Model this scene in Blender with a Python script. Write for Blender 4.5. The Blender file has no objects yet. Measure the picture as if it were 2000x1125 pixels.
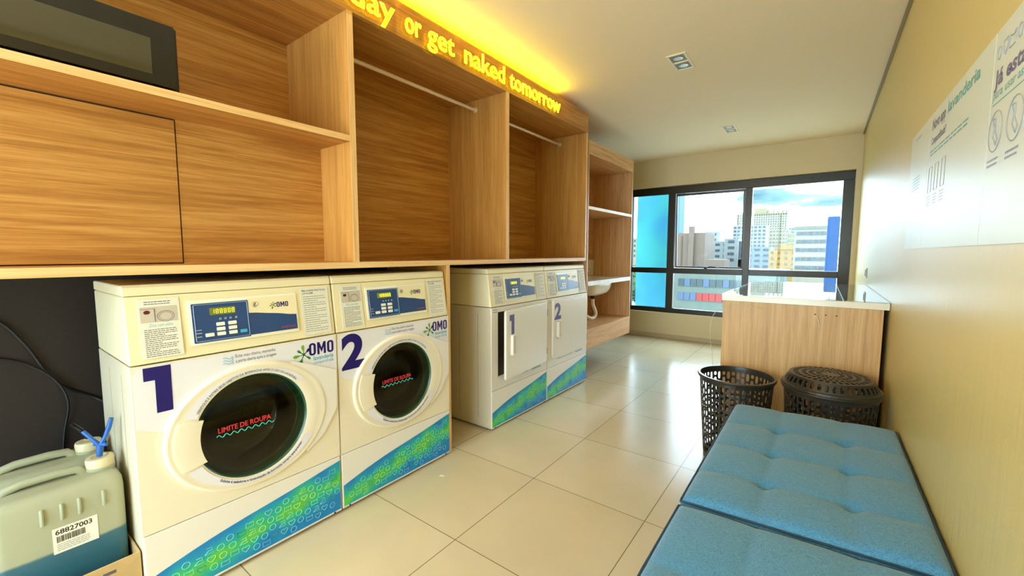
import bpy, bmesh, math, random
from mathutils import Vector, Matrix
random.seed(7)
sc = bpy.context.scene
COL = sc.collection
PI = math.pi

# ------------------------------------------------------------------ camera
F, PITCH, YAW, ROLL, CX, CZ = 811.1821, -0.08441, -0.63907, 0.00173, 1.71073, 1.17966
fw = Vector((math.sin(YAW)*math.cos(PITCH), math.cos(YAW)*math.cos(PITCH), math.sin(PITCH)))
rt = Vector((math.cos(YAW), -math.sin(YAW), 0)); up = rt.cross(fw)
Rv = rt*math.cos(ROLL)+up*math.sin(ROLL); Uv = -rt*math.sin(ROLL)+up*math.cos(ROLL)
cd = bpy.data.cameras.new('camera'); cam = bpy.data.objects.new('camera', cd); COL.objects.link(cam)
cd.sensor_width = 36; cd.lens = 36*F/2000; cd.clip_start = .02; cd.clip_end = 3000
M = Matrix.Identity(4)
for i in range(3):
    M[i][0] = Rv[i]; M[i][1] = Uv[i]; M[i][2] = -fw[i]
M[0][3], M[1][3], M[2][3] = CX, 0, CZ
cam.matrix_world = M
sc.camera = cam

# ------------------------------------------------------------------ world, light, exposure
SKY = 8.0
w = bpy.data.worlds.new('sky'); sc.world = w; w.use_nodes = True
nt = w.node_tree; nt.nodes.clear()
def N(nt, t, **k):
    n = nt.nodes.new(t)
    for a, b in k.items():
        if a in n.inputs.keys() if isinstance(a, str) else False: n.inputs[a].default_value = b
        else: setattr(n, a, b)
    return n
def L(nt, a, b): nt.links.new(a, b)
tc = N(nt, 'ShaderNodeTexCoord'); out = N(nt, 'ShaderNodeOutputWorld'); bg = N(nt, 'ShaderNodeBackground')
mp = N(nt, 'ShaderNodeMapping'); mp.inputs['Scale'].default_value = (3, 3, 11)
L(nt, tc.outputs['Generated'], mp.inputs['Vector'])
nz = N(nt, 'ShaderNodeTexNoise'); nz.inputs['Scale'].default_value = 2.2; nz.inputs['Detail'].default_value = 8
L(nt, mp.outputs['Vector'], nz.inputs['Vector'])
# a gap of blue sky low over the town
vs = N(nt, 'ShaderNodeVectorMath', operation='SUBTRACT'); vs.inputs[1].default_value = (-0.03, .99, .112)
vm = N(nt, 'ShaderNodeVectorMath', operation='MULTIPLY'); vm.inputs[1].default_value = (7.5, 1, 36)
vl = N(nt, 'ShaderNodeVectorMath', operation='LENGTH')
L(nt, tc.outputs['Generated'], vs.inputs[0]); L(nt, vs.outputs[0], vm.inputs[0]); L(nt, vm.outputs[0], vl.inputs[0])
ad = N(nt, 'ShaderNodeMath', operation='MULTIPLY_ADD'); ad.inputs[1].default_value = 1.9; ad.inputs[2].default_value = -.95
L(nt, nz.outputs['Fac'], ad.inputs[0])
ad2 = N(nt, 'ShaderNodeMath', operation='ADD'); L(nt, vl.outputs['Value'], ad2.inputs[0]); L(nt, ad.outputs[0], ad2.inputs[1])
cr = N(nt, 'ShaderNodeValToRGB'); L(nt, ad2.outputs[0], cr.inputs[0])
e = cr.color_ramp.elements
e[0].position = .25; e[0].color = (.018, .052, .072, 1); e[1].position = .95; e[1].color = (.51, .66, .79, 1)
x = e.new(.55); x.color = (.052, .085, .10, 1)
cr2 = N(nt, 'ShaderNodeValToRGB'); L(nt, nz.outputs['Fac'], cr2.inputs[0])
e = cr2.color_ramp.elements; e[0].position = .3; e[0].color = (.26, .29, .31, 1); e[1].position = .62; e[1].color = (1, 1, 1, 1)
mx = N(nt, 'ShaderNodeMix', data_type='RGBA', blend_type='MULTIPLY'); mx.inputs[0].default_value = .55
L(nt, cr.outputs[0], mx.inputs[6]); L(nt, cr2.outputs[0], mx.inputs[7])
# brighter towards the zenith (overcast dome)
L(nt, mx.outputs[2], bg.inputs['Color']); bg.inputs['Strength'].default_value = SKY
L(nt, bg.outputs[0], out.inputs['Surface'])
sc.view_settings.view_transform = 'Standard'; sc.view_settings.look = 'None'
sc.view_settings.gamma = 1; sc.view_settings.use_curve_mapping = False
sc.view_settings.exposure = 1.12
sc.cycles.use_denoising = True
sc.cycles.max_bounces = 10; sc.cycles.diffuse_bounces = 6; sc.cycles.glossy_bounces = 4; sc.cycles.transparent_max_bounces = 12
sc.cycles.caustics_reflective = False; sc.cycles.caustics_refractive = False
sc.cycles.sample_clamp_indirect = 6

# warm fill light added behind the photographer to brighten the room
def lamp(x, y, z, watts, r=.05):
    l = bpy.data.lights.new('added_fill_light', 'POINT'); l.energy = watts; l.color = (1, .90, .74); l.shadow_soft_size = r
    o = bpy.data.objects.new('added_fill_light', l); COL.objects.link(o); o.location = (x, y, z); return o
FILL_LAMPS = ((.03, -1.4, 1.62, 44),)
for q_ in FILL_LAMPS: lamp(*q_)

# ------------------------------------------------------------------ materials
def s(r, g, b):
    f = lambda c: (c/255/12.92) if c/255 <= .04045 else ((c/255+.055)/1.055)**2.4
    return (f(r), f(g), f(b), 1)
def mat(name, col, rough=.5, metal=0, emit=None, es=1, spec=.5, noise=0, nscale=40, bump=0, coat=0, trans=0):
    m = bpy.data.materials.new(name); m.use_nodes = True; t = m.node_tree; b = t.nodes['Principled BSDF']
    b.inputs['Base Color'].default_value = col; b.inputs['Roughness'].default_value = rough
    b.inputs['Metallic'].default_value = metal; b.inputs['Specular IOR Level'].default_value = spec
    b.inputs['Coat Weight'].default_value = coat; b.inputs['Coat Roughness'].default_value = .08
    b.inputs['Transmission Weight'].default_value = trans
    if emit: b.inputs['Emission Color'].default_value = emit; b.inputs['Emission Strength'].default_value = es
    if noise or bump:
        c = N(t, 'ShaderNodeTexCoord'); n = N(t, 'ShaderNodeTexNoise'); n.inputs['Scale'].default_value = nscale; n.inputs['Detail'].default_value = 6
        L(t, c.outputs['Object'], n.inputs['Vector'])
        if noise:
            r = N(t, 'ShaderNodeValToRGB'); L(t, n.outputs['Fac'], r.inputs[0]); e = r.color_ramp.elements
            e[0].position = .3; e[1].position = .7
            e[0].color = tuple(v*(1-noise) for v in col[:3])+(1,); e[1].color = tuple(min(1, v*(1+noise*.6)) for v in col[:3])+(1,)
            L(t, r.outputs[0], b.inputs['Base Color'])
        if bump:
            bp = N(t, 'ShaderNodeBump'); bp.inputs['Strength'].default_value = bump; bp.inputs['Distance'].default_value = .002
            L(t, n.outputs['Fac'], bp.inputs['Height']); L(t, bp.outputs[0], b.inputs['Normal'])
    return m
def wood(name, axis, base, dark, light, rough=.42):
    m = bpy.data.materials.new(name); m.use_nodes = True; t = m.node_tree; b = t.nodes['Principled BSDF']
    c = N(t, 'ShaderNodeTexCoord')
    sc1 = [60, 60, 60]; sc1['xyz'.index(axis)] = 1.6
    sc2 = [15, 15, 15]; sc2['xyz'.index(axis)] = .7
    sc3 = [260, 260, 260]; sc3['xyz'.index(axis)] = 9
    def nz_(scale, det, dist=0):
        mp = N(t, 'ShaderNodeMapping'); mp.inputs['Scale'].default_value = scale; L(t, c.outputs['Object'], mp.inputs['Vector'])
        n = N(t, 'ShaderNodeTexNoise'); n.inputs['Scale'].default_value = 1; n.inputs['Detail'].default_value = det; n.inputs['Distortion'].default_value = dist
        L(t, mp.outputs[0], n.inputs['Vector']); return n
    a, d, g = nz_(sc1, 5, 1.2), nz_(sc2, 4, 2.0), nz_(sc3, 3)
    m1 = N(t, 'ShaderNodeMath', operation='MULTIPLY_ADD'); m1.inputs[1].default_value = .5; L(t, a.outputs['Fac'], m1.inputs[0])
    m0 = N(t, 'ShaderNodeMath', operation='MULTIPLY'); m0.inputs[1].default_value = .5; L(t, d.outputs['Fac'], m0.inputs[0]); L(t, m0.outputs[0], m1.inputs[2])
    m2 = N(t, 'ShaderNodeMath', operation='MULTIPLY_ADD'); m2.inputs[1].default_value = .3; L(t, g.outputs['Fac'], m2.inputs[0]); L(t, m1.outputs[0], m2.inputs[2])
    r = N(t, 'ShaderNodeValToRGB'); L(t, m2.outputs[0], r.inputs[0]); e = r.color_ramp.elements
    e[0].position = .5; e[0].color = dark; e[1].position = .8; e[1].color = light; q = e.new(.64); q.color = base
    L(t, r.outputs[0], b.inputs['Base Color']); b.inputs['Roughness'].default_value = rough
    bp = N(t, 'ShaderNodeBump'); bp.inputs['Strength'].default_value = .25; bp.inputs['Distance'].default_value = .0008
    L(t, m2.outputs[0], bp.inputs['Height']); L(t, bp.outputs[0], b.inputs['Normal'])
    return m
WB, WD, WL = s(182, 128, 58), s(156, 104, 44), s(204, 154, 82)
wood_y = wood('oak_grain_along', 'y', WB, WD, WL); wood_z = wood('oak_grain_upright', 'z', s(186, 134, 64), s(170, 118, 54), s(200, 150, 80))
wood_x = wood('oak_grain_across', 'x', WB, WD, WL)
P_B, P_D, P_L = s(208, 162, 112), s(186, 140, 92), s(224, 182, 134)
pale_y = wood('pale_oak_along', 'y', P_B, P_D, P_L); pale_z = wood('pale_oak_upright', 'z', P_B, P_D, P_L)
band_y = wood('oak_edge_band_along', 'y', s(232, 190, 130), s(218, 172, 108), s(242, 206, 150))
band_z = wood('oak_edge_band_upright', 'z', s(232, 190, 130), s(218, 172, 108), s(242, 206, 150))
m_ceil = mat('ceiling_paint', s(242, 224, 194), .85, bump=.05, nscale=200)
m_wall = mat('warm_wall_paint', s(214, 198, 160), .6, bump=.05, nscale=300)
m_dark = mat('dark_wall_paint', s(38, 29, 24), .8, noise=.1, nscale=60)
m_out = mat('outer_wall', s(200, 190, 170), .8)
m_base = mat('baseboard_paint', s(188, 172, 140), .4)
m_alu = mat('dark_window_frame', s(52, 50, 44), .32, .35)
m_white = mat('white_enamel', s(236, 233, 226), .28)
m_cream = mat('cream_plastic', s(238, 228, 188), .38, bump=.04, nscale=500)
m_side = mat('beige_enamel', s(216, 206, 178), .4)
m_ring = mat('cream_door_plastic', s(238, 229, 206), .3)
m_sticker = mat('lilac_white_vinyl', s(232, 232, 240), .35)
m_paper = mat('paper_notice', s(226, 226, 212), .6)
m_clear = mat('sticker_edge', s(245, 243, 225), .25)
m_ink = mat('grey_ink', s(96, 92, 96), .6)
m_navy = mat('navy_vinyl', s(30, 18, 104), .35)
m_blue = mat('console_blue', s(36, 70, 122), .3)
m_btn = mat('white_button', s(232, 232, 222), .4)
m_cy = mat('cyan_button', s(60, 168, 214), .4)
m_red = mat('red_print', s(214, 52, 60), .5)
m_teal = mat('teal_print', s(70, 190, 170), .5)
m_skyp = mat('sky_blue_print', s(70, 170, 205), .5)
m_leaf = mat('green_print', s(118, 170, 40), .5)
m_green = mat('deep_green_print', s(40, 128, 84), .5)
m_lcd = mat('amber_display', s(60, 70, 30), .3, emit=s(190, 190, 40), es=.15)
m_seg = mat('display_segment', s(220, 220, 60), .4, emit=s(235, 230, 80), es=.9)
m_gasket = mat('green_grey_gasket', s(36, 78, 56), .25)
m_black = mat('black_rubber', s(18, 18, 17), .35)
m_drum = mat('drum_steel', s(120, 114, 86), .35, .6, noise=.2, nscale=30)
m_chrome = mat('brushed_metal', s(205, 200, 190), .3, .9)
m_rod = mat('white_metal_rod', s(232, 216, 190), .35, .25)
m_mwb = mat('black_plastic', s(20, 19, 18), .22)
m_mwg = mat('dark_oven_glass', s(58, 54, 34), .06, spec=.8)
m_seam = mat('shadow_gap', s(60, 40, 22), .9)
m_desktop = mat('white_desk_top', s(236, 228, 205), .18, noise=.03, nscale=8)
m_marble = mat('white_marble', s(226, 220, 212), .2, noise=.12, nscale=14)
m_porc = mat('white_porcelain', s(240, 238, 232), .12)
m_pvc = mat('white_pvc', s(238, 234, 222), .35)
m_bask = mat('dark_basket_plastic', s(44, 42, 36), .3)
m_card = mat('brown_cardboard', s(196, 168, 116), .8, noise=.08, nscale=30)
m_tube = mat('blue_tube', s(28, 92, 176), .3)
m_cable = mat('black_cable', s(14, 13, 12), .5)
m_pipe = mat('navy_piping', s(28, 62, 84), .6)
m_fbase = mat('dark_sofa_base', s(32, 34, 40), .8)
m_metal = mat('dark_metal_leg', s(50, 50, 52), .4, .6)
m_socket = mat('grey_socket', s(150, 146, 140), .4)

def glass(name, tint, ior=1.45, rough=0.0, trans_col=None):
    m = bpy.data.materials.new(name); m.use_nodes = True; t = m.node_tree; t.nodes.clear()
    o = N(t, 'ShaderNodeOutputMaterial'); mix = N(t, 'ShaderNodeMixShader'); tr = N(t, 'ShaderNodeBsdfTransparent'); gl = N(t, 'ShaderNodeBsdfGlossy')
    lw = N(t, 'ShaderNodeLayerWeight'); lw.inputs['Blend'].default_value = .5; f0 = ((ior-1)/(ior+1))**2
    pw = N(t, 'ShaderNodeMath', operation='POWER'); pw.inputs[1].default_value = 5; L(t, lw.outputs['Facing'], pw.inputs[0])
    fr = N(t, 'ShaderNodeMath', operation='MULTIPLY_ADD'); fr.inputs[1].default_value = 1-f0; fr.inputs[2].default_value = f0; L(t, pw.outputs[0], fr.inputs[0])
    tr.inputs['Color'].default_value = tint; gl.inputs['Roughness'].default_value = rough
    L(t, fr.outputs[0], mix.inputs[0]); L(t, tr.outputs[0], mix.inputs[1]); L(t, gl.outputs[0], mix.inputs[2]); L(t, mix.outputs[0], o.inputs['Surface'])
    return m
m_pane = glass('window_glass', (.96, .98, .97, 1), 1.3)
m_door_glass = glass('smoked_door_glass', (.62, .62, .50, 1), 1.5)
m_sheet = glass('table_glass', (.92, .97, .95, 1), 2.1)
m_acr = glass('clear_acrylic', (.97, .95, .88, 1), 1.35, .1)

def fin_mat():
    m = bpy.data.materials.new('cyan_glass'); m.use_nodes = True; t = m.node_tree; t.nodes.clear()
    o = N(t, 'ShaderNodeOutputMaterial'); a = N(t, 'ShaderNodeAddShader'); tl = N(t, 'ShaderNodeBsdfTranslucent'); df = N(t, 'ShaderNodeBsdfDiffuse')
    c = N(t, 'ShaderNodeTexCoord'); n = N(t, 'ShaderNodeTexNoise'); n.inputs['Scale'].default_value = 1.1; L(t, c.outputs['Object'], n.inputs['Vector'])
    r = N(t, 'ShaderNodeValToRGB'); L(t, n.outputs['Fac'], r.inputs[0]); e = r.color_ramp.elements
    e[0].position = .38; e[0].color = (.03, .11, .19, 1); e[1].position = .58; e[1].color = (.035, .165, .165, 1)
    L(t, r.outputs[0], tl.inputs[0]); L(t, r.outputs[0], df.inputs[0]); L(t, tl.outputs[0], a.inputs[0]); L(t, df.outputs[0], a.inputs[1]); L(t, a.outputs[0], o.inputs['Surface'])
    return m
m_fin = fin_mat()

def floor_mat():
    m = mat('porcelain_floor_tiles', s(206, 192, 158), .22); t = m.node_tree; b = t.nodes['Principled BSDF']
    c = N(t, 'ShaderNodeTexCoord'); mp = N(t, 'ShaderNodeMapping'); mp.inputs['Location'].default_value = (-.558+5.86, -1.747+5.86, 0)
    L(t, c.outputs['Object'], mp.inputs['Vector'])
    br = N(t, 'ShaderNodeTexBrick'); br.offset = 0; br.squash = 1
    br.inputs['Scale'].default_value = 1; br.inputs['Brick Width'].default_value = .586; br.inputs['Row Height'].default_value = .586
    br.inputs['Mortar Size'].default_value = .0022; br.inputs['Mortar Smooth'].default_value = .3; br.inputs['Bias'].default_value = 0
    br.inputs['Color1'].default_value = s(210, 197, 166); br.inputs['Color2'].default_value = s(204, 190, 158); br.inputs['Mortar'].default_value = s(128, 112, 84)
    L(t, mp.outputs[0], br.inputs['Vector'])
    n = N(t, 'ShaderNodeTexNoise'); n.inputs['Scale'].default_value = 3; n.inputs['Detail'].default_value = 8; L(t, c.outputs['Object'], n.inputs['Vector'])
    mx = N(t, 'ShaderNodeMix', data_type='RGBA', blend_type='MULTIPLY'); mx.inputs[0].default_value = .22
    L(t, br.outputs['Color'], mx.inputs[6]); L(t, n.outputs['Fac'], mx.inputs[7])
    hs = N(t, 'ShaderNodeHueSaturation'); hs.inputs['Value'].default_value = 1.12; L(t, mx.outputs[2], hs.inputs['Color'])
    L(t, hs.outputs[0], b.inputs['Base Color'])
    bp = N(t, 'ShaderNodeBump'); bp.inputs['Strength'].default_value = .4; bp.inputs['Distance'].default_value = .001; bp.invert = True
    L(t, br.outputs['Fac'], bp.inputs['Height']); L(t, bp.outputs[0], b.inputs['Normal'])
    mr = N(t, 'ShaderNodeMath', operation='MULTIPLY_ADD'); mr.inputs[1].default_value = .16; mr.inputs[2].default_value = .13; L(t, n.outputs['Fac'], mr.inputs[0]); L(t, mr.outputs[0], b.inputs['Roughness'])
    return m
m_floor = floor_mat()

def rwall_mat():
    m = mat('satin_wall_paint', s(216, 196, 128), .385, spec=.4); t = m.node_tree; b = t.nodes['Principled BSDF']
    c = N(t, 'ShaderNodeTexCoord'); mp = N(t, 'ShaderNodeMapping'); mp.inputs['Scale'].default_value = (1, 9, .6); L(t, c.outputs['Object'], mp.inputs[0])
    n = N(t, 'ShaderNodeTexNoise'); n.inputs['Scale'].default_value = 3; n.inputs['Detail'].default_value = 6; L(t, mp.outputs[0], n.inputs['Vector'])
    n2 = N(t, 'ShaderNodeTexNoise'); n2.inputs['Scale'].default_value = 160; L(t, c.outputs['Object'], n2.inputs['Vector'])
    a = N(t, 'ShaderNodeMath', operation='MULTIPLY_ADD'); a.inputs[1].default_value = .12; L(t, n2.outputs['Fac'], a.inputs[0]); L(t, n.outputs['Fac'], a.inputs[2])
    bp = N(t, 'ShaderNodeBump'); bp.inputs['Strength'].default_value = .35; bp.inputs['Distance'].default_value = .004
    L(t, a.outputs[0], bp.inputs['Height']); L(t, bp.outputs[0], b.inputs['Normal'])
    return m
m_rwall = rwall_mat()

def fabric_mat():
    m = mat('blue_linen', s(62, 122, 156), .85, spec=.2); t = m.node_tree; b = t.nodes['Principled BSDF']
    c = N(t, 'ShaderNodeTexCoord')
    cols = []
    for sx, sy in ((900, 120), (120, 900)):
        mp = N(t, 'ShaderNodeMapping'); mp.inputs['Scale'].default_value = (sx, sy, 300); L(t, c.outputs['Object'], mp.inputs[0])
        n = N(t, 'ShaderNodeTexNoise'); n.inputs['Scale'].default_value = 1; n.inputs['Detail'].default_value = 2; L(t, mp.outputs[0], n.inputs['Vector']); cols.append(n)
    a = N(t, 'ShaderNodeMath', operation='ADD'); L(t, cols[0].outputs['Fac'], a.inputs[0]); L(t, cols[1].outputs['Fac'], a.inputs[1])
    h = N(t, 'ShaderNodeMath', operation='MULTIPLY'); h.inputs[1].default_value = .5; L(t, a.outputs[0], h.inputs[0])
    r = N(t, 'ShaderNodeValToRGB'); L(t, h.outputs[0], r.inputs[0]); e = r.color_ramp.elements
    e[0].position = .35; e[0].color = s(48, 106, 150); e[1].position = .65; e[1].color = s(90, 154, 194)
    L(t, r.outputs[0], b.inputs['Base Color']); b.inputs['Sheen Weight'].default_value = .3
    return m
m_fab = fabric_mat()

def decal_mat(name, lift=0):
    m = mat(name, s(20, 120, 190), .35); t = m.node_tree; b = t.nodes['Principled BSDF']
    c = N(t, 'ShaderNodeTexCoord'); sp = N(t, 'ShaderNodeSeparateXYZ'); L(t, c.outputs['Object'], sp.inputs[0])
    n = N(t, 'ShaderNodeTexNoise'); n.inputs['Scale'].default_value = 9; n.inputs['Detail'].default_value = 1; L(t, c.outputs['Object'], n.inputs['Vector'])
    # distance from the slanting middle line, y measured from the thing's centre
    a = N(t, 'ShaderNodeMath', operation='MULTIPLY_ADD'); a.inputs[1].default_value = -.19; L(t, sp.outputs['Y'], a.inputs[0]); L(t, sp.outputs['Z'], a.inputs[2])
    d = N(t, 'ShaderNodeMath', operation='SUBTRACT'); d.inputs[1].default_value = .108; L(t, a.outputs[0], d.inputs[0])
    ab = N(t, 'ShaderNodeMath', operation='ABSOLUTE'); L(t, d.outputs[0], ab.inputs[0])
    ml = N(t, 'ShaderNodeMath', operation='MULTIPLY_ADD'); ml.inputs[1].default_value = 11; L(t, ab.outputs[0], ml.inputs[0])
    nn = N(t, 'ShaderNodeMath', operation='MULTIPLY_ADD'); nn.inputs[1].default_value = 1.5; nn.inputs[2].default_value = -.75; L(t, n.outputs['Fac'], nn.inputs[0]); L(t, nn.outputs[0], ml.inputs[2])
    r = N(t, 'ShaderNodeValToRGB'); L(t, ml.outputs[0], r.inputs[0]); e = r.color_ramp.elements
    k = lambda r_, g_, b_: s(r_+(255-r_)*lift, g_+(255-g_)*lift, b_+(255-b_)*lift)
    e[0].position = .02; e[0].color = k(96, 200, 76); e[1].position = .95; e[1].color = k(0, 132, 206)
    q = e.new(.3); q.color = k(40, 190, 140); q = e.new(.6); q.color = k(10, 158, 196)
    L(t, r.outputs[0], b.inputs['Base Color']); return m
m_decal = decal_mat('decal_gradient'); m_icon = decal_mat('decal_icon_lines', .5); m_icon_d = mat('decal_dark_icons', s(10, 120, 120), .4)

def can_mat():
    m = mat('translucent_can_plastic', s(190, 196, 160), .4); t = m.node_tree; b = t.nodes['Principled BSDF']
    c = N(t, 'ShaderNodeTexCoord'); sp = N(t, 'ShaderNodeSeparateXYZ'); L(t, c.outputs['Object'], sp.inputs[0])
    n = N(t, 'ShaderNodeTexNoise'); n.inputs['Scale'].default_value = 20; L(t, c.outputs['Object'], n.inputs['Vector'])
    a = N(t, 'ShaderNodeMath', operation='MULTIPLY_ADD'); a.inputs[1].default_value = .01; L(t, n.outputs['Fac'], a.inputs[0]); L(t, sp.outputs['Z'], a.inputs[2])
    r = N(t, 'ShaderNodeValToRGB'); L(t, a.outputs[0], r.inputs[0]); e = r.color_ramp.elements
    e[0].position = .288; e[0].color = s(50, 104, 126); e[1].position = .296; e[1].color = s(168, 172, 146)
    L(t, r.outputs[0], b.inputs['Base Color']); b.inputs['Subsurface Weight'].default_value = .15; b.inputs['Subsurface Radius'].default_value = (.02, .02, .02)
    return m
m_can = can_mat(); m_cap = mat('cream_can_cap', s(216, 206, 168), .45)
m_wh_pr = mat('white_poster', s(218, 222, 206), .385, spec=.4)

# ------------------------------------------------------------------ mesh helpers (world coordinates)
class MB:
    def __init__(self): self.v = []; self.f = []
    def add(self, vs, fs):
        o = len(self.v); self.v += [tuple(p) for p in vs]; self.f += [tuple(i+o for i in f) for f in fs]; return self
    def box(self, x0, x1, y0, y1, z0, z1):
        x0, x1 = min(x0, x1), max(x0, x1); y0, y1 = min(y0, y1), max(y0, y1); z0, z1 = min(z0, z1), max(z0, z1)
        return self.add([(x0, y0, z0), (x1, y0, z0), (x1, y1, z0), (x0, y1, z0), (x0, y0, z1), (x1, y0, z1), (x1, y1, z1), (x0, y1, z1)],
                 [(0, 3, 2, 1), (4, 5, 6, 7), (0, 1, 5, 4), (1, 2, 6, 5), (2, 3, 7, 6), (3, 0, 4, 7)])
    def loft(self, loops, closed=True, cap0=False, cap1=False):
        n = len(loops[0]); vs = [p for l in loops for p in l]; fs = []
        for a in range(len(loops)-1):
            for i in range(n if closed else n-1):
                j = (i+1) % n; fs.append((a*n+i, a*n+j, (a+1)*n+j, (a+1)*n+i))
        if cap0: fs.append(tuple(range(n-1, -1, -1)))
        if cap1: fs.append(tuple((len(loops)-1)*n+i for i in range(n)))
        return self.add(vs, fs)
    def prism(self, poly, mapf, d0, d1):
        return self.loft([[mapf(u, v, d0) for u, v in poly], [mapf(u, v, d1) for u, v in poly]], True, True, True)
    def tube(self, pts, r, n=8, closed=False, cap=True):
        pts = [Vector(p) for p in pts]; loops = []; m = len(pts); prev = None
        for i, p in enumerate(pts):
            if closed: t = pts[(i+1) % m]-pts[i-1]
            else: t = pts[min(i+1, m-1)]-pts[max(i-1, 0)]
            t = t.normalized() if t.length > 1e-9 else Vector((0, 0, 1))
            a = prev if prev is not None else (Vector((0, 0, 1)) if abs(t.z) < .9 else Vector((1, 0, 0)))
            a = (a-t*a.dot(t)); a = a.normalized() if a.length > 1e-6 else t.orthogonal().normalized(); prev = a; b = t.cross(a)
            rr = r[i] if isinstance(r, (list, tuple)) else r
            loops.append([p+a*rr*math.cos(2*PI*k/n)+b*rr*math.sin(2*PI*k/n) for k in range(n)])
        if closed: loops.append(loops[0]); return self.loft(loops)
        return self.loft(loops, True, cap, cap)
    def lathe(self, prof, c, n=32, axis='z', cap0=False, cap1=False, sy=1):
        loops = []
        for r, h in prof:
            l = []
            for k in range(n):
                a = 2*PI*k/n
                if axis == 'z': l.append((c[0]+r*math.cos(a), c[1]+r*math.sin(a)*sy, c[2]+h))
                elif axis == 'x': l.append((c[0]+h, c[1]+r*math.cos(a)*sy, c[2]+r*math.sin(a)))
                else: l.append((c[0]+r*math.cos(a), c[1]+h, c[2]+r*math.sin(a)))
            loops.append(l)
        return self.loft(loops, True, cap0, cap1)
def obj(name, mb, m, parent=None, bevel=0, smooth=False, solid=0, label=None, seg=2):
    me = bpy.data.meshes.new(name)
    P = Vector(parent['_o']) if parent is not None else Vector((0, 0, 0))
    me.from_pydata([tuple(Vector(p)-P) for p in mb.v], [], mb.f); me.materials.append(m)
    bm = bmesh.new(); bm.from_mesh(me); bmesh.ops.recalc_face_normals(bm, faces=bm.faces) if len(bm.faces) < 60000 else None; bm.to_mesh(me); bm.free()
    if smooth:
        for p in me.polygons: p.use_smooth = True
        try: me.set_sharp_from_angle(angle=math.radians(40))
        except Exception: pass
    o = bpy.data.objects.new(name, me); COL.objects.link(o)
    if parent is not None:
        o.parent = parent; o['_o'] = tuple(P)
    else: o['_o'] = (0, 0, 0)
    if solid:
        md = o.modifiers.new('thickness', 'SOLIDIFY'); md.thickness = solid; md.offset = 0
    if bevel:
        md = o.modifiers.new('bevel', 'BEVEL'); md.width = bevel; md.segments = seg; md.limit_method = 'ANGLE'; md.angle_limit = math.radians(50)
    if label: o['label'] = label
    return o
def thing(name, label, cat, loc, group=None):
    o = bpy.data.objects.new(name, None); COL.objects.link(o); o.location = loc; o['_o'] = tuple(loc)
    o.empty_display_size = .05
    o['label'] = label; o['category'] = cat
    if group: o['group'] = group
    return o
def tag(o, label, cat, group=None):
    o['label'] = label; o['category'] = cat
    if group: o['group'] = group
    return o
def recentre(o):          # give a single-mesh thing an origin at its own base
    me = o.data; xs = [v.co for v in me.vertices]
    c = Vector((sum(p.x for p in xs)/len(xs), sum(p.y for p in xs)/len(xs), min(p.z for p in xs)))
    me.transform(Matrix.Translation(-c)); o.location = c; return o
def struct(name, mb, m, **k):
    o = obj(name, mb, m, **k)
    if k.get('parent') is None: o['kind'] = 'structure'
    return o
def rounded(y0, y1, z0, z1, r, n=5):
    pts = []
    for cy, cz, a0 in ((y1-r, z1-r, 0), (y0+r, z1-r, 90), (y0+r, z0+r, 180), (y1-r, z0+r, 270)):
        for k in range(n+1):
            a = math.radians(a0+90*k/n); pts.append((cy+r*math.cos(a), cz+r*math.sin(a)))
    return pts
fx = lambda x0: (lambda u, v, d: (x0+d, u, v))       # panel facing +x : (u=y, v=z)

_tc = {}
def text_geo(txt, size, extrude=0, offset=0, bevel=0, res=3):
    k = (txt, size, extrude, offset, bevel, res)
    if k in _tc: return _tc[k]
    cu = bpy.data.curves.new('t', 'FONT'); cu.body = txt; cu.size = size; cu.extrude = extrude; cu.offset = offset; cu.bevel_depth = bevel; cu.resolution_u = res
    ob = bpy.data.objects.new('t', cu); COL.objects.link(ob)
    dg = bpy.context.evaluated_depsgraph_get(); me = bpy.data.meshes.new_from_object(ob.evaluated_get(dg))
    vs = [tuple(v.co) for v in me.vertices]; fs = [tuple(p.vertices) for p in me.polygons]
    bpy.data.objects.remove(ob); bpy.data.meshes.remove(me); bpy.data.curves.remove(cu)
    _tc[k] = (vs, fs); return _tc[k]
def text_to(mb, txt, mapf, u0, v0, height=None, width=None, extrude=0, offset=0, d=0.0006, size=1.0, vmin=None, vmax=None, shear=0):
    """height = cap-to-baseline scale factor (size), width = stretch to this width"""
    vs, fs = text_geo(txt, 1.0, extrude, offset)
    if not vs: return
    a = min(v[0] for v in vs); b = max(v[0] for v in vs)
    sv = size; su = width/(b-a) if width else size
    mb.add([mapf(u0+(v[0]-a)*su+v[1]*sv*shear, v0+v[1]*sv, d+v[2]) for v in vs], fs)
def text_arc(mb, txt, mapf, cy, cz, r, a0, a1, size, flip=False, d=.0006, offset=0):
    vs, fs = text_geo(txt, 1.0, 0, offset)
    a = min(v[0] for v in vs); b = max(v[0] for v in vs)
    out_ = []
    for v in vs:
        t = (v[0]-a)/(b-a); ang = math.radians(a0+(a1-a0)*t)
        rr = r + (v[1]*size if not flip else -v[1]*size)
        out_.append(mapf(cy+rr*math.cos(ang), cz+rr*math.sin(ang), d))
    mb.add(out_, fs)
def lines(mb, mapf, u0, u1, v0, v1, n, th, d=.0006, ragged=.25, gap=0):
    for i in range(n):
        v = v1-(v1-v0)*(i+.5)/n
        if gap and i % gap == gap-1: e_ = u0+(u1-u0)*random.uniform(.4, .75)
        else: e_ = u1-(u1-u0)*random.uniform(0, ragged*.3)
        u = u0
        while u < e_-1e-4:
            wd = min(random.uniform(.05, .16)*(u1-u0), e_-u)
            mb.add([mapf(u, v-th/2, d), mapf(u+wd, v-th/2, d), mapf(u+wd, v+th/2, d), mapf(u, v+th/2, d)], [(0, 1, 2, 3)])
            u += wd+.018*(u1-u0)
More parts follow.
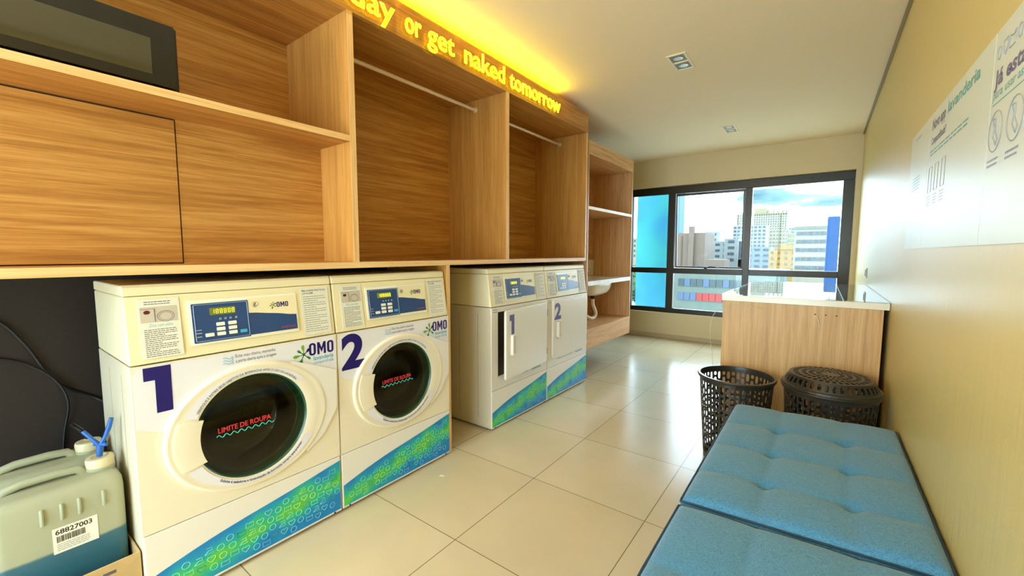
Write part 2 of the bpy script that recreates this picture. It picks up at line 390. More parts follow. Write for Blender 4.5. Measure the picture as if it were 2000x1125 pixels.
def hole_cell(mb, rect, hole, mapf):
    """rect=(u0,u1,v0,v1); hole=list of (u,v) ccw star-shaped round its centre; quads between hole and rectangle"""
    u0, u1, v0, v1 = rect; cu, cv = (u0+u1)/2, (v0+v1)/2
    cu = sum(p[0] for p in hole)/len(hole); cv = sum(p[1] for p in hole)/len(hole)
    outer = []
    for (u, v) in hole:
        du, dv = u-cu, v-cv; t = 1e9
        if du > 1e-9: t = min(t, (u1-cu)/du)
        if du < -1e-9: t = min(t, (u0-cu)/du)
        if dv > 1e-9: t = min(t, (v1-cv)/dv)
        if dv < -1e-9: t = min(t, (v0-cv)/dv)
        outer.append([cu+du*t, cv+dv*t])
    for c in ((u0, v0), (u1, v0), (u1, v1), (u0, v1)):      # snap nearest ray to the corner
        i = min(range(len(outer)), key=lambda k: (outer[k][0]-c[0])**2+(outer[k][1]-c[1])**2); outer[i] = list(c)
    n = len(hole)
    mb.add([mapf(*p) for p in hole]+[mapf(*p) for p in outer], [(i, (i+1) % n, n+(i+1) % n, n+i) for i in range(n)])

# ------------------------------------------------------------------ the setting
R_, B_, H_, LW, FY = 2.0138, 5.858, 2.4556, -.56, -1.75
struct('floor', MB().box(LW-.2, R_+.2, FY-.2, B_+.4, -.12, 0), m_floor)
struct('ceiling', MB().box(LW-.2, R_+.2, FY-.2, B_+.4, H_, H_+.15), m_ceil)
struct('wall_left', MB().box(LW-.2, LW, FY-.2, B_+.115, 0, H_), m_dark)
struct('wall_right', MB().box(R_, R_+.2, FY-.2, B_+.4, 0, H_), m_rwall)
WX0, WX1, WZ0, WZ1 = -.558, 1.965, .352, 2.085
struct('wall_back', MB().box(LW, R_, B_, B_+.115, 0, WZ0).box(LW, R_, B_, B_+.115, WZ1, H_).box(LW, WX0, B_, B_+.115, WZ0, WZ1).box(WX1, R_, B_, B_+.115, WZ0, WZ1), m_wall)
struct('baseboard_back', MB().box(-.55, R_-.001, B_-.014, B_-.001, .001, .058), m_base, bevel=.002)
struct('gap_shade_1', MB().box(R_-.016, R_-.001, FY, B_-.001, H_-.016, H_-.001), mat('gap_shade_tone', s(150, 132, 92), .6))  # darker strip painted in for the shade of the gap under the ceiling
# wall behind the photographer; its wide glazed opening is added for daylight fill
struct('wall_front', MB().box(LW, R_, FY-.2, FY, 0, .05).box(LW, R_, FY-.2, FY, 2.3, H_).box(LW, -.35, FY-.2, FY, .05, 2.3).box(1.85, R_, FY-.2, FY, .05, 2.3), m_wall)
wf = struct('added_fill_window', MB().box(-.35, -.29, FY-.14, FY-.06, .05, 2.3).box(1.79, 1.85, FY-.14, FY-.06, .05, 2.3).box(-.29, 1.79, FY-.14, FY-.06, .05, .12).box(-.29, 1.79, FY-.14, FY-.06, 2.24, 2.3).box(.72, .78, FY-.14, FY-.06, .12, 2.24), m_alu)
obj('pane', MB().box(-.29, .72, FY-.102, FY-.098, .12, 2.24), m_pane, wf); obj('pane', MB().box(.78, 1.79, FY-.102, FY-.098, .12, 2.24), m_pane, wf)

# the big window: frame plane set back in its reveal
k_ = 1.0102
WX = lambda x: CX+(x-CX)*k_
WZ = lambda z: CZ+(z-CZ)*k_
yf, yb = B_+.06, B_+.11
xl, xm1a, xm1b, xm2a, xm2b, xr0, xr1 = WX0+.002, WX(.005), WX(.098), WX(.925), WX(1.0), WX(1.862), WX1-.002
z0, z0b, zt0, zt1, z1b, z1 = WZ0+.002, WZ(.425), WZ(.905), WZ(.978), WZ(1.975), WZ1-.002
win = struct('window_1', MB().box(xl, xr1, yf, yb, z0, z0b).box(xl, xr1, yf, yb, z1b, z1).box(xr0, xr1, yf, yb, z0b, z1b).box(xl, xl+.05, yf, yb, z0b, z1b), m_alu, bevel=.003)
obj('mullion', MB().box(xm1a, xm1b, yf-.006, yb, z0b, z1b), m_alu, win, bevel=.003)
obj('mullion', MB().box(xm2a, xm2b, yf-.006, yb, z0b, z1b), m_alu, win, bevel=.003)
for a, b in ((xl+.05, xm1a), (xm1b, xm2a), (xm2b, xr0)):
    obj('transom', MB().box(a, b, yf-.003, yb, zt0, zt1), m_alu, win, bevel=.002)
    for c, d in ((z0b, zt0), (zt1, z1b)):
        if a == xm1b and c == zt1: continue
        obj('pane', MB().box(a, b, yf+.026, yf+.031, c, d), m_pane, win)
# top-hung sash in the middle, tilted out a little
sx0, sx1, sz0, sz1 = xm1b+.004, xm2a-.004, zt1+.004, z1b-.004
tl_ = lambda y, z: y+(sz1-z)*.055
sash = MB()
for (a, b, c, d) in ((sx0, sx0+.016, sz0, sz1), (sx1-.022, sx1, sz0, sz1), (sx0, sx1, sz0, sz0+.02), (sx0, sx1, sz1-.03, sz1)):
    q = [(x, tl_(yy, z), z) for z in (c, d) for x, yy in ((a, yf+.02), (b, yf+.02), (b, yf+.045), (a, yf+.045))]
    sash.add(q, [(0, 3, 2, 1), (4, 5, 6, 7), (0, 1, 5, 4), (1, 2, 6, 5), (2, 3, 7, 6), (3, 0, 4, 7)])
so = obj('sash', sash, m_alu, win)
pn = MB().add([(x, tl_(yf+.03+dy, z), z) for z in (sz0, sz1) for x, dy in ((sx0, 0), (sx1, 0), (sx1, .005), (sx0, .005))], [(0, 3, 2, 1), (4, 5, 6, 7), (0, 1, 5, 4), (1, 2, 6, 5), (2, 3, 7, 6), (3, 0, 4, 7)])
obj('pane', pn, m_pane, so)
lx = WX(.50)
lt = MB().lathe([(.0, -.006), (.02, -.004), (.022, .002), (.0, .006)], (lx, yf+.012, zt1+.008), 16, 'y')
lt.tube([(lx, yf+.0, zt1+.01), (lx+.05, yf-.004, zt1+.03), (lx+.12, yf-.004, zt1+.026), (lx+.17, yf, zt1+.008)], .005, 6)
obj('latch', lt, m_black, so)

# ------------------------------------------------------------------ wall unit over the machines
U = (-.27, 1.6, 0)
wu = thing('wall_unit', 'long oak wall unit of open bays built over the washers and dryers', 'storage unit', U)
Y0u = -1.2
ZT, ZH, ZC, ZCB, ZS, ZSB, D = 2.397, 2.2327, 1.1369, 1.1093, 1.699, 1.6735, .5406
obj('header', MB().box(-.02, 0, Y0u, 3.4236, ZH, ZT), wood_y, wu, bevel=.0008)
obj('top_board', MB().box(-D, -.02, Y0u, 3.4236, ZH, ZH+.02), wood_y, wu)
obj('counter_board', MB().box(-D, 0, Y0u, 3.4236, ZCB, ZC), wood_y, wu, bevel=.0008)
for (a, b, z) in ((1.0935, 1.1215, ZH), (2.2396, 2.268, ZH), (3.400, 3.4236, ZH)):
    obj('divider', MB().box(-D, -.0008, a, b, ZC, z), wood_z, wu, bevel=.0006)
    obj('edge_band', MB().box(-.0008, .0006, a, b, ZC, z), band_z, wu)
obj('edge_band', MB().box(0, .0012, Y0u, 3.4236, ZCB, ZC), band_y, wu)
obj('shelf', MB().box(-D, -.0008, Y0u, 1.0935, ZSB, ZS), wood_y, wu, bevel=.0006)
obj('edge_band', MB().box(-.0008, .0006, Y0u, 1.0935, ZSB, ZS), band_y, wu)
obj('back_panel', MB().box(-D-.006, -D, Y0u, 3.4236, ZC, ZT), wood_y, wu)
obj('fixed_panel', MB().box(-.271, -.251, .531, 1.0935, ZC, ZSB), wood_y, wu)
obj('door', MB().box(-.271, -.249, -.62, .527, ZC+.004, ZSB-.006), wood_y, wu, bevel=.001)
obj('shadow_gap', MB().box(-.268, -.256, -.62, .5308, ZC, ZSB), m_seam, wu)
obj('support_panel', MB().box(-D, -.0008, 1.676, 1.702, 0, ZCB), wood_z, wu)
obj('edge_band', MB().box(-.0008, .0006, 1.676, 1.702, 0, ZCB), band_z, wu)
for (a, b, za, xa, xb) in ((1.1215, 2.2396, 2.025, -.02, -.27), ):
    pass
def rod(a, b, x0_, x1_, z0_, z1_):
    m_ = MB(); m_.tube([(x0_, a, z0_), (x1_, b, z1_)], .0115, 12)
    obj('hanging_rod', m_, m_rod, wu, smooth=True)
    obj('rod_socket', MB().tube([(x1_, b-.012, z1_), (x1_, b, z1_)], .018, 12), m_rod, wu, smooth=True)
rod(1.1215, 2.2396, -.27, -.27, 2.165, 2.165)
rod(2.268, 3.400, -.27, -.27, 2.168, 2.168)

# neon sign on the header and its LED strip above
m_neon = mat('neon_yellow', s(255, 232, 30), .4, emit=s(255, 206, 4), es=.38)
m_core = mat('neon_bright_line', s(255, 248, 150), .4, emit=s(255, 240, 14), es=6)
ns = thing('neon_sign', 'glowing yellow neon lettering along the top of the wall unit', 'sign', (.012, 2.0, 2.26))
words = (('today', .93, 1.335), ('or', 1.40, 1.50), ('get', 1.545, 1.737), ('naked', 1.822, 2.196), ('tomorrow', 2.25, 2.902))
SZ = .150; ZB = 2.262
for wd, a, b in words:
    vs, fs = text_geo(wd, 1.0, 0, 0); lo = min(v[0] for v in vs); hi = max(v[0] for v in vs)
    su = (b-a)/(hi-lo)
    # one child per letter: split by advancing text
    x_prev = None
    ends = []
    for i in range(1, len(wd)+1):
        vv, _ = text_geo(wd[:i], 1.0, 0, 0); ends.append(max(v[0] for v in vv))
    for i, ch in enumerate(wd):
        ev, ef = text_geo(ch, 1.0, .003/SZ, .004)
        cw = max(v[0] for v in ev)
        u_off = ends[i]-cw
        mb_ = MB(); mb_.add([(.016+v[2]*SZ, a+(v[0]+u_off-lo)*su, ZB+v[1]*SZ) for v in ev], ef)
        o = obj('letter', mb_, m_neon, ns)
        # bright tube along the letter outline
        cu = bpy.data.curves.new('t', 'FONT'); cu.body = ch; cu.size = 1; cu.fill_mode = 'NONE'; cu.bevel_depth = .0014/SZ; cu.bevel_resolution = 1; cu.resolution_u = 3; cu.offset = .004
        ob = bpy.data.objects.new('t', cu); COL.objects.link(ob)
        dg = bpy.context.evaluated_depsgraph_get(); me = bpy.data.meshes.new_from_object(ob.evaluated_get(dg))
        mb2 = MB(); mb2.add([(.0195+v.co[2]*SZ, a+(v.co[0]+u_off-lo)*su, ZB+v.co[1]*SZ) for v in me.vertices], [tuple(p.vertices) for p in me.polygons])
        bpy.data.objects.remove(ob); bpy.data.meshes.remove(me); bpy.data.curves.remove(cu)
        obj('glow_line', mb2, m_core, o)
    back = MB(); bl = rounded(a-.02, b+.02, ZB-(.045 if any(c in wd for c in 'yg') else .012), ZB+.125, .012)
    back.prism(bl, fx(.001), 0, .003)
    obj('acrylic_backing', back, m_acr, ns)
m_led = mat('led_yellow', s(255, 214, 0), .4, emit=(1.0, .76, 0.0, 1), es=34)
led = obj('led_strip', MB().box(-.022, -.010, Y0u, 2.93, ZT+.0005, ZT+.006), m_led)
tag(recentre(led), 'thin yellow light strip lying on top of the wall unit under the ceiling', 'light strip')

# ------------------------------------------------------------------ niche unit with sink, beyond the wall unit
NY0, NY1 = 3.4436, 4.543
nu = thing('sink_cabinet', 'pale oak wall-hung cabinet with a sink beyond the dryers', 'cabinet', (-.24, 4.0, .28))
obj('side_panel', MB().box(-.47, 0, NY1-.022, NY1, .28, 2.185), pale_z, nu, bevel=.0008)
obj('side_panel', MB().box(-.47, 0, NY0, NY0+.02, .28, 2.185), pale_z, nu, bevel=.0008)
obj('header', MB().box(-.02, 0, NY0+.02, NY1-.022, 2.063, 2.185), pale_y, nu)
obj('top_board', MB().box(-.47, -.02, NY0+.02, NY1-.022, 2.063, 2.083), pale_y, nu)
obj('shelf', MB().box(-.46, -.002, NY0+.02, NY1-.022, 1.577, 1.604), pale_y, nu)
obj('edge_band', MB().box(-.002, 0, NY0+.02, NY1-.022, 1.577, 1.604), mat('shelf_edge', s(244, 222, 190), .4), nu)
obj('base_board', MB().box(-.46, -.02, NY0+.02, NY1-.022, .447, .469), pale_y, nu)
obj('fascia', MB().box(-.02, 0, NY0+.02, NY1-.022, .28, .469), pale_y, nu)
obj('back_panel', MB().box(-.475, -.46, NY0, NY1, .28, 2.185), pale_y, nu)
sk = thing('sink_counter', 'white marble counter with an undermounted sink inside the pale oak cabinet', 'sink', (-.23, 4.0, .88))
sy0, sy1, sx_0, sx_1 = 3.80, 4.32, -.38, -.09
ct = MB().box(-.455, sx_0, NY0+.022, NY1-.024, .883, .918).box(sx_1, -.004, NY0+.022, NY1-.024, .883, .918).box(sx_0, sx_1, NY0+.022, sy0, .883, .918).box(sx_0, sx_1, sy1, NY1-.024, .883, .918)
obj('countertop', ct, m_marble, sk)
obj('apron', MB().box(-.014, .004, NY0+.022, NY1-.024, .876, .918), m_marble, sk, bevel=.001)
bs = MB(); loops = []
for t_, rr in ((0, 1.04), (.04, 1.0), (.08, .95), (.12, .8), (.145, .5), (.15, .12)):
    loops.append([((sx_0+sx_1)/2+(sx_1-sx_0)/2*rr*math.copysign(abs(math.cos(a))**.6, math.cos(a)), (sy0+sy1)/2+(sy1-sy0)/2*rr*math.copysign(abs(math.sin(a))**.6, math.sin(a)), .883-t_) for a in [2*PI*k/32 for k in range(32)]])
bs.loft(loops, True, False, True)
obj('basin', bs, m_porc, sk, smooth=True, solid=.006)
obj('backsplash', MB().box(-.458, -.446, NY0+.022, NY1-.024, .918, 1.10), m_marble, sk)
dp = MB().lathe([(.026, 0), (.03, -.02), (.02, -.045)], (-.235, 4.07, .735), 16)
obj('drain_fitting', dp, m_black, sk, smooth=True)
pp = [(-.235, 4.07, .70), (-.235, 4.07, .64), (-.232, 4.09, .60), (-.225, 4.12, .55), (-.225, 4.12, .51), (-.23, 4.08, .485), (-.24, 4.03, .485), (-.26, 3.99, .505), (-.3, 3.97, .55), (-.4, 3.95, .60), (-.445, 3.95, .60)]
sp_ = []
for i in range(len(pp)-1):
    p0, p1, p2, p3 = [Vector(pp[min(max(j, 0), len(pp)-1)]) for j in (i-1, i, i+1, i+2)]
    for t_ in (0, .25, .5, .75):
        sp_.append(.5*((2*p1)+(p2-p0)*t_+(2*p0-5*p1+4*p2-p3)*t_*t_+(3*p1-3*p2+p3-p0)*t_**3))
obj('drain_pipe', MB().tube(sp_, .019, 12), m_pvc, sk, smooth=True)
obj('tap', MB().lathe([(.024, 0), (.022, .012), (.012, .02), (.012, .09), (0, .095)], (-.415, 4.06, .918), 16).tube([(-.415, 4.06, .99), (-.36, 4.06, 1.02), (-.30, 4.06, 1.0), (-.29, 4.06, .98)], .009, 8), m_chrome, sk, smooth=True)
so_ = obj('wall_socket', MB().prism(rounded(4.36, 4.43, 1.0, 1.08, .006), fx(-.446), 0, .006), m_btn)
tag(recentre(so_), 'small white socket on the marble splashback of the sink', 'socket')

# ------------------------------------------------------------------ laundry machines
MWD = .680
def cmap(y, z, d=0): return (.018-.14*(z-.825)+d, y, z)      # the leaning console face
cm = lambda u, v, d: cmap(u, v, d)
def machine_shell(t, y0, y1, xf):
    bd = MB()
    xb = -.43; th = .006
    bd.box(xb, xf-.006, y0, y0+th, .012, .823).box(xb, xf-.006, y1-th, y1, .012, .823).box(xb, xb+th, y0, y1, .012, .823).box(xb, xf-.006, y0, y1, .012, .018)
    obj('body', bd, m_side, t, bevel=.002)
    hd = MB().prism([(xb, .826), (.014, .826), (-.0135, 1.040), (xb, 1.040)], lambda u, v, d: (u, d, v), y0+.001, y1-.001)
    obj('console', hd, m_cream, t, bevel=.004)
    tp = MB().prism([(xb, 1.0415), (-.0135, 1.0415), (-.018, 1.068), (-.026, 1.076), (xb, 1.076)], lambda u, v, d: (u, d, v), y0, y1)
    obj('top_lid', tp, m_cream, t, bevel=.005, seg=3)
    gr = MB()
    for gx in (-.10, -.27): gr.box(gx, gx+.004, y0-.0008, y0+.001, .07, .78)
    obj('side_groove', gr, mat('groove', s(176, 166, 138), .5), t)
    for fy in (y0+.06, y1-.06):
        for fx_ in (-.03, -.38): obj('foot', MB().lathe([(.018, 0), (.018, .013)], (fx_, fy, 0), 12, cap0=True, cap1=True), m_black, t)
def console_face(t, y0, yoff, full=True):
    Y = lambda v: y0+v
    # raised frame, blue keypad, badge field
    fr = MB(); fr.prism(rounded(Y(.160), Y(.524), .862, 1.016, .006), cm, .0, .0035)
    o = obj('control_panel', fr, m_clear, t, bevel=.001)
    obj('badge_field', MB().prism(rounded(Y(.34), Y(.518), .868, 1.009, .003), cm, .0035, .0042), m_cream, o)
    wv = [(Y(.342), .873), (Y(.518), .873), (Y(.518), .931), (Y(.49), .934), (Y(.45), .942), (Y(.41), .947), (Y(.37), .953), (Y(.342), .955)]
    obj('blue_wave', MB().prism(wv, cm, .0042, .0048), m_blue, o)
    kp = obj('keypad', MB().prism(rounded(Y(.170), Y(.345), .869, 1.003, .003), cm, .0035, .0055), m_blue, o)
    kp['_o'] = o['_o']
    obj('keypad_outline', MB().tube([cmap(u, v, .0058) for u, v in rounded(Y(.176), Y(.341), .874, .999, .003, 2)], .0007, 4, closed=True), mat('pale_line', s(170, 190, 214), .5), o)
    obj('display', MB().prism(rounded(Y(.222), Y(.302), .960, .985, .002), cm, .0055, .006), m_lcd, o)
    sg = MB()
    for i in range(6):
        u = Y(.228)+i*.0125
        for (a, b, c, d_) in ((0, .0012, .003, .009), (.0068, .008, .003, .009), (0, .0012, .010, .016), (.0068, .008, .010, .016), (.001, .007, .002, .0032), (.001, .007, .0088, .010), (.001, .007, .0155, .0167)):
            if i == 0 and a < .006 and b < .01 and not (a > .006): 
                if not (a == .0068): continue
            sg.prism([(u+a, .963+c), (u+b, .963+c), (u+b, .963+d_), (u+a, .963+d_)], cm, .006, .0063)
    obj('display_digits', sg, m_seg, o)
    for (u, v) in ((.238, .927), (.275, .927), (.238, .910), (.275, .910), (.238, .893), (.275, .893), (.203, .893)):
        obj('button', MB().prism(rounded(Y(u), Y(u+.026), v-.006, v+.006, .002), cm, .0055, .0075), m_btn, o)
    obj('button', MB().prism(rounded(Y(.311), Y(.333), .887, .898, .0015), cm, .0055, .0072), m_cy, o, label='cyan start button')
    pr = MB()
    for u in (.252, .268, .284, .302): pr.tube([cmap(Y(u)+.003*math.cos(a), .945+.003*math.sin(a), .0058) for a in [2*PI*k/8 for k in range(8)]], .0005, 4, closed=True)
    for v in (.913, .902, .890): lines(pr, cm, Y(.178), Y(.194), v-.002, v+.002, 1, .0015, .0058)
    obj('keypad_print', pr, m_btn, o)
    obj('lock', MB().lathe([(.0095, 0), (.0095, .004), (.006, .006), (.005, .003), (0, .003)], cmap(Y(.366), .984, .004), 16, 'x', cap0=True), m_chrome, o, smooth=True)
    lg = MB(); omo(lg, cm, Y(.446), .966, .044, .020, .0048)
    obj('badge_text', lg, m_navy, o)
    splash(o, cm, Y(.434), .975, .011, .0048)
    rp = MB(); text_to(rp, 'compartilhada', cm, Y(.455), .884, size=.010, width=.055, d=.0052)
    obj('red_print', rp, m_red, o)
    # paper notices left and right
    n1 = obj('notice', MB().prism(rounded(Y(.032), Y(.140), .842, 1.030, .003), cm, 0, .0014), m_paper, t)
    ph = MB()
    ph.prism([(Y(.038), .955), (Y(.134), .955), (Y(.134), 1.005), (Y(.038), 1.005)], cm, .0014, .0017)
    obj('notice_photo', ph, mat('notice_picture_grey', s(198, 190, 176), .5), n1)
    ic = MB(); ic.tube([cmap(Y(.102)+.022*math.cos(a), .973+.017*math.sin(a), .0018) for a in [2*PI*k/20 for k in range(20)]], .0007, 4, closed=True)
    ic.tube([cmap(Y(.102)+.017*math.cos(a), .973+.013*math.sin(a), .0018) for a in [2*PI*k/20 for k in range(20)]], .0005, 4, closed=True)
    ic.tube([cmap(Y(.074), .999, .0018), cmap(Y(.074), .957, .0018)], .0012, 4); ic.tube([cmap(Y(.040), .998, .0018), cmap(Y(.074), .999, .0018)], .0006, 4)
    lines(ic, cm, Y(.044), Y(.130), .845, .935, 15, .0022, .0015, gap=4); lines(ic, cm, Y(.05), Y(.12), 1.010, 1.024, 2, .0026, .0015)
    obj('notice_print', ic, m_ink, n1)
    obj('notice_mark', MB().lathe([(.0065, 0), (.0065, .0008)], cmap(Y(.055), .988, .0017), 12, 'x', cap0=True, cap1=True, sy=1.3), mat('maroon_mark', s(96, 24, 20), .5), n1)
    hw = MB(); text_to(hw, 'Dica com afeto', cm, Y(.058), .941, size=.014, width=.06, d=.0015, shear=.2); obj('notice_heading', hw, m_skyp, n1)
    n2 = obj('notice', MB().prism(rounded(Y(.545), Y(.662), .838, 1.032, .003), cm, 0, .0014), m_paper, t)
    l2 = MB(); lines(l2, cm, Y(.553), Y(.652), .848, 1.0, 17, .0019, .0015, gap=3); text_to(l2, 'MELHORES PRÁTICAS', cm, Y(.551), 1.017, size=.0105, width=.1, offset=.02, d=.0015); text_to(l2, 'LAVAGEM', cm, Y(.551), 1.006, size=.0105, width=.045, offset=.02, d=.0015)
    obj('notice_print', l2, m_ink, n2)
def omo(mb_, mapf, u0, v0, w_, h_, d):
    lw_ = w_*.27; g = w_*.055; m_w = w_-2*lw_-2*g; st = lw_*.33
    for a in (u0, u0+lw_+g+m_w+g):
        o_ = rounded(a, a+lw_, v0, v0+h_, lw_*.42, 6); i_ = rounded(a+st, a+lw_-st, v0+st*.8, v0+h_-st*.8, (lw_-2*st)*.45, 6)
        mb_.loft([[mapf(u, v, d) for u, v in o_], [mapf(u, v, d) for u, v in i_]])
    a = u0+lw_+g; b = a+m_w; c = (a+b)/2
    mb_.add([mapf(*p, d) for p in [(a, v0), (a+st, v0), (a+st, v0+h_*.55), (c, v0+h_*.15), (b-st, v0+h_*.55), (b-st, v0), (b, v0), (b, v0+h_), (b-st*1.05, v0+h_), (c, v0+h_*.52), (a+st*1.05, v0+h_), (a, v0+h_)]],
            [(0, 1, 2, 10, 11), (2, 3, 9, 10), (3, 4, 8, 9), (4, 5, 6, 7, 8)])
def splash(t, mapf, cy, cz, r, d):
    """the little splash emblem: leaf and drop shaped rays"""
    for i, (ang, ln, wd, m_) in enumerate(((95, 1.15, .2, m_leaf), (40, 1.0, .2, m_navy), (185, 1.25, .22, m_leaf), (245, 1.35, .28, m_green), (140, .95, .16, m_green), (-40, 1.0, .16, m_green))):
        a = math.radians(ang); ca, sa = math.cos(a), math.sin(a); poly = []
        for k in range(12):
            q = 2*PI*k/12; l_ = r*ln*(.72+.32*math.cos(q)); w_ = r*wd*math.sin(q)*(1.0 if math.cos(q) > 0 else .7)
            poly.append((cy+ca*l_-sa*w_, cz+sa*l_+ca*w_))
        mb_ = MB(); mb_.prism(poly, mapf, d, d+.0004)
        mb_.prism([(cy-sa*r*.07, cz+ca*r*.07), (cy+sa*r*.07, cz-ca*r*.07), (cy+ca*r*ln*.5+sa*r*.04, cz+sa*r*ln*.5-ca*r*.04), (cy+ca*r*ln*.5-sa*r*.04, cz+sa*r*ln*.5+ca*r*.04)], mapf, d, d+.0004)
        obj('emblem_ray', mb_, m_, t)
def decal(t, y0, y1, xf):
    pan = obj('kick_panel', MB().box(-.02, xf, y0+.001, y1-.001, .014, .268), m_white, t, bevel=.003)
    n = 16; top = []
    for i in range(n+1):
        u = i/n; top.append((y0+.006+(y1-y0-.010)*u, .122+.125*u+.010*math.sin(PI*u*1.0)+.004*math.sin(7*u)))
    poly = [(y0+.006, .024), (y1-.004, .024)]+top[::-1]
    dc = obj('wave_decal', MB().prism(poly, fx(xf), .0002, .0010), m_decal, pan)
    ic = MB(); dk = MB()
    mp_ = fx(xf); th = .0008
    def inside(u, v):
        q = (u-y0)/(y1-y0)
        return y0+.022 < u < y1-.018 and .040 < v < .122+.125*q+.006-.018
    def pl(pts, target, closed=True):
        target.tube([mp_(u, v, .0014) for u, v in pts], th*1.25, 4, closed=closed, cap=False)
    kinds = 0
    for j in range(-2, 12):
        for i in range(22):
            a = .19; du, dv = i*.034, j*.034-.02*(i % 2)
            u = y0+.02+du*math.cos(a)-dv*math.sin(a); v = .012+du*math.sin(a)+dv*math.cos(a)
            if not inside(u, v): continue
            kinds = (i*2+j*3) % 5; r_ = .0115
            target = dk if (i*7+j*5) % 11 == 0 else ic
            if kinds in (0, 3):
                pl([(u+r_*math.cos(q), v+r_*math.sin(q)) for q in [2*PI*k/12 for k in range(12)]], target)
            elif kinds == 1:
                pl([(u+r_*1.15*math.sin(q)**3, v+r_*.85*(1.05*math.cos(q)-.42*math.cos(2*q)-.15*math.cos(3*q))) for q in [2*PI*k/16 for k in range(16)]], target)
            elif kinds == 2:
                pl([(u-.014, v-.009), (u+.013, v-.009), (u+.012, v+.010), (u+.006, v+.006), (u-.005, v+.006), (u-.013, v+.010)], target)
            else:
                pl([(u-.013, v-.010), (u+.013, v-.010), (u+.009, v+.010), (u-.007, v+.010)], target, False); pl([(u-.013, v-.010), (u-.002, v+.0), (u+.010, v+.0)], target, False)
    obj('decal_icons', ic, m_icon, pan)
    if dk.v: obj('decal_icons', dk, m_icon_d, pan, label='darker teal line icons on the decal')
    bt = MB()
    for u in (y0+.035, y1-.035): bt.lathe([(.004, 0), (.004, .0015)], (xf, u, .019), 8, 'x', cap1=True)
    obj('screw', bt, m_metal, pan)
ONE = [(0, 1.0), (.56, 1.0), (1.0, 1.0), (1.0, 0), (.52, 0), (.52, .70), (0, .70)]
def digit(t, d_, mapf, y0, y1, z0_, z1_, dd, m_=None):
    mb_ = MB()
    if d_ == 1:
        w_, h_ = y1-y0, z1_-z0_
        mb_.prism([(y0, z1_), (y1, z1_), (y1, z0_), (y0+.40*w_, z0_), (y0+.40*w_, z0_+.72*h_), (y0, z0_+.72*h_)], mapf, dd, dd+.0005)
    else:
        vs, fs = text_geo('2', 1.0, 0, .04, 0, 12)
        a, b = min(v[0] for v in vs), max(v[0] for v in vs); c, e_ = min(v[1] for v in vs), max(v[1] for v in vs)
        mb_.add([mapf(y0+(v[0]-a)/(b-a)*(y1-y0), z0_+(v[1]-c)/(e_-c)*(z1_-z0_), dd+.0005) for v in vs], fs)
    return obj('number_decal', mb_, m_ or m_navy, t)

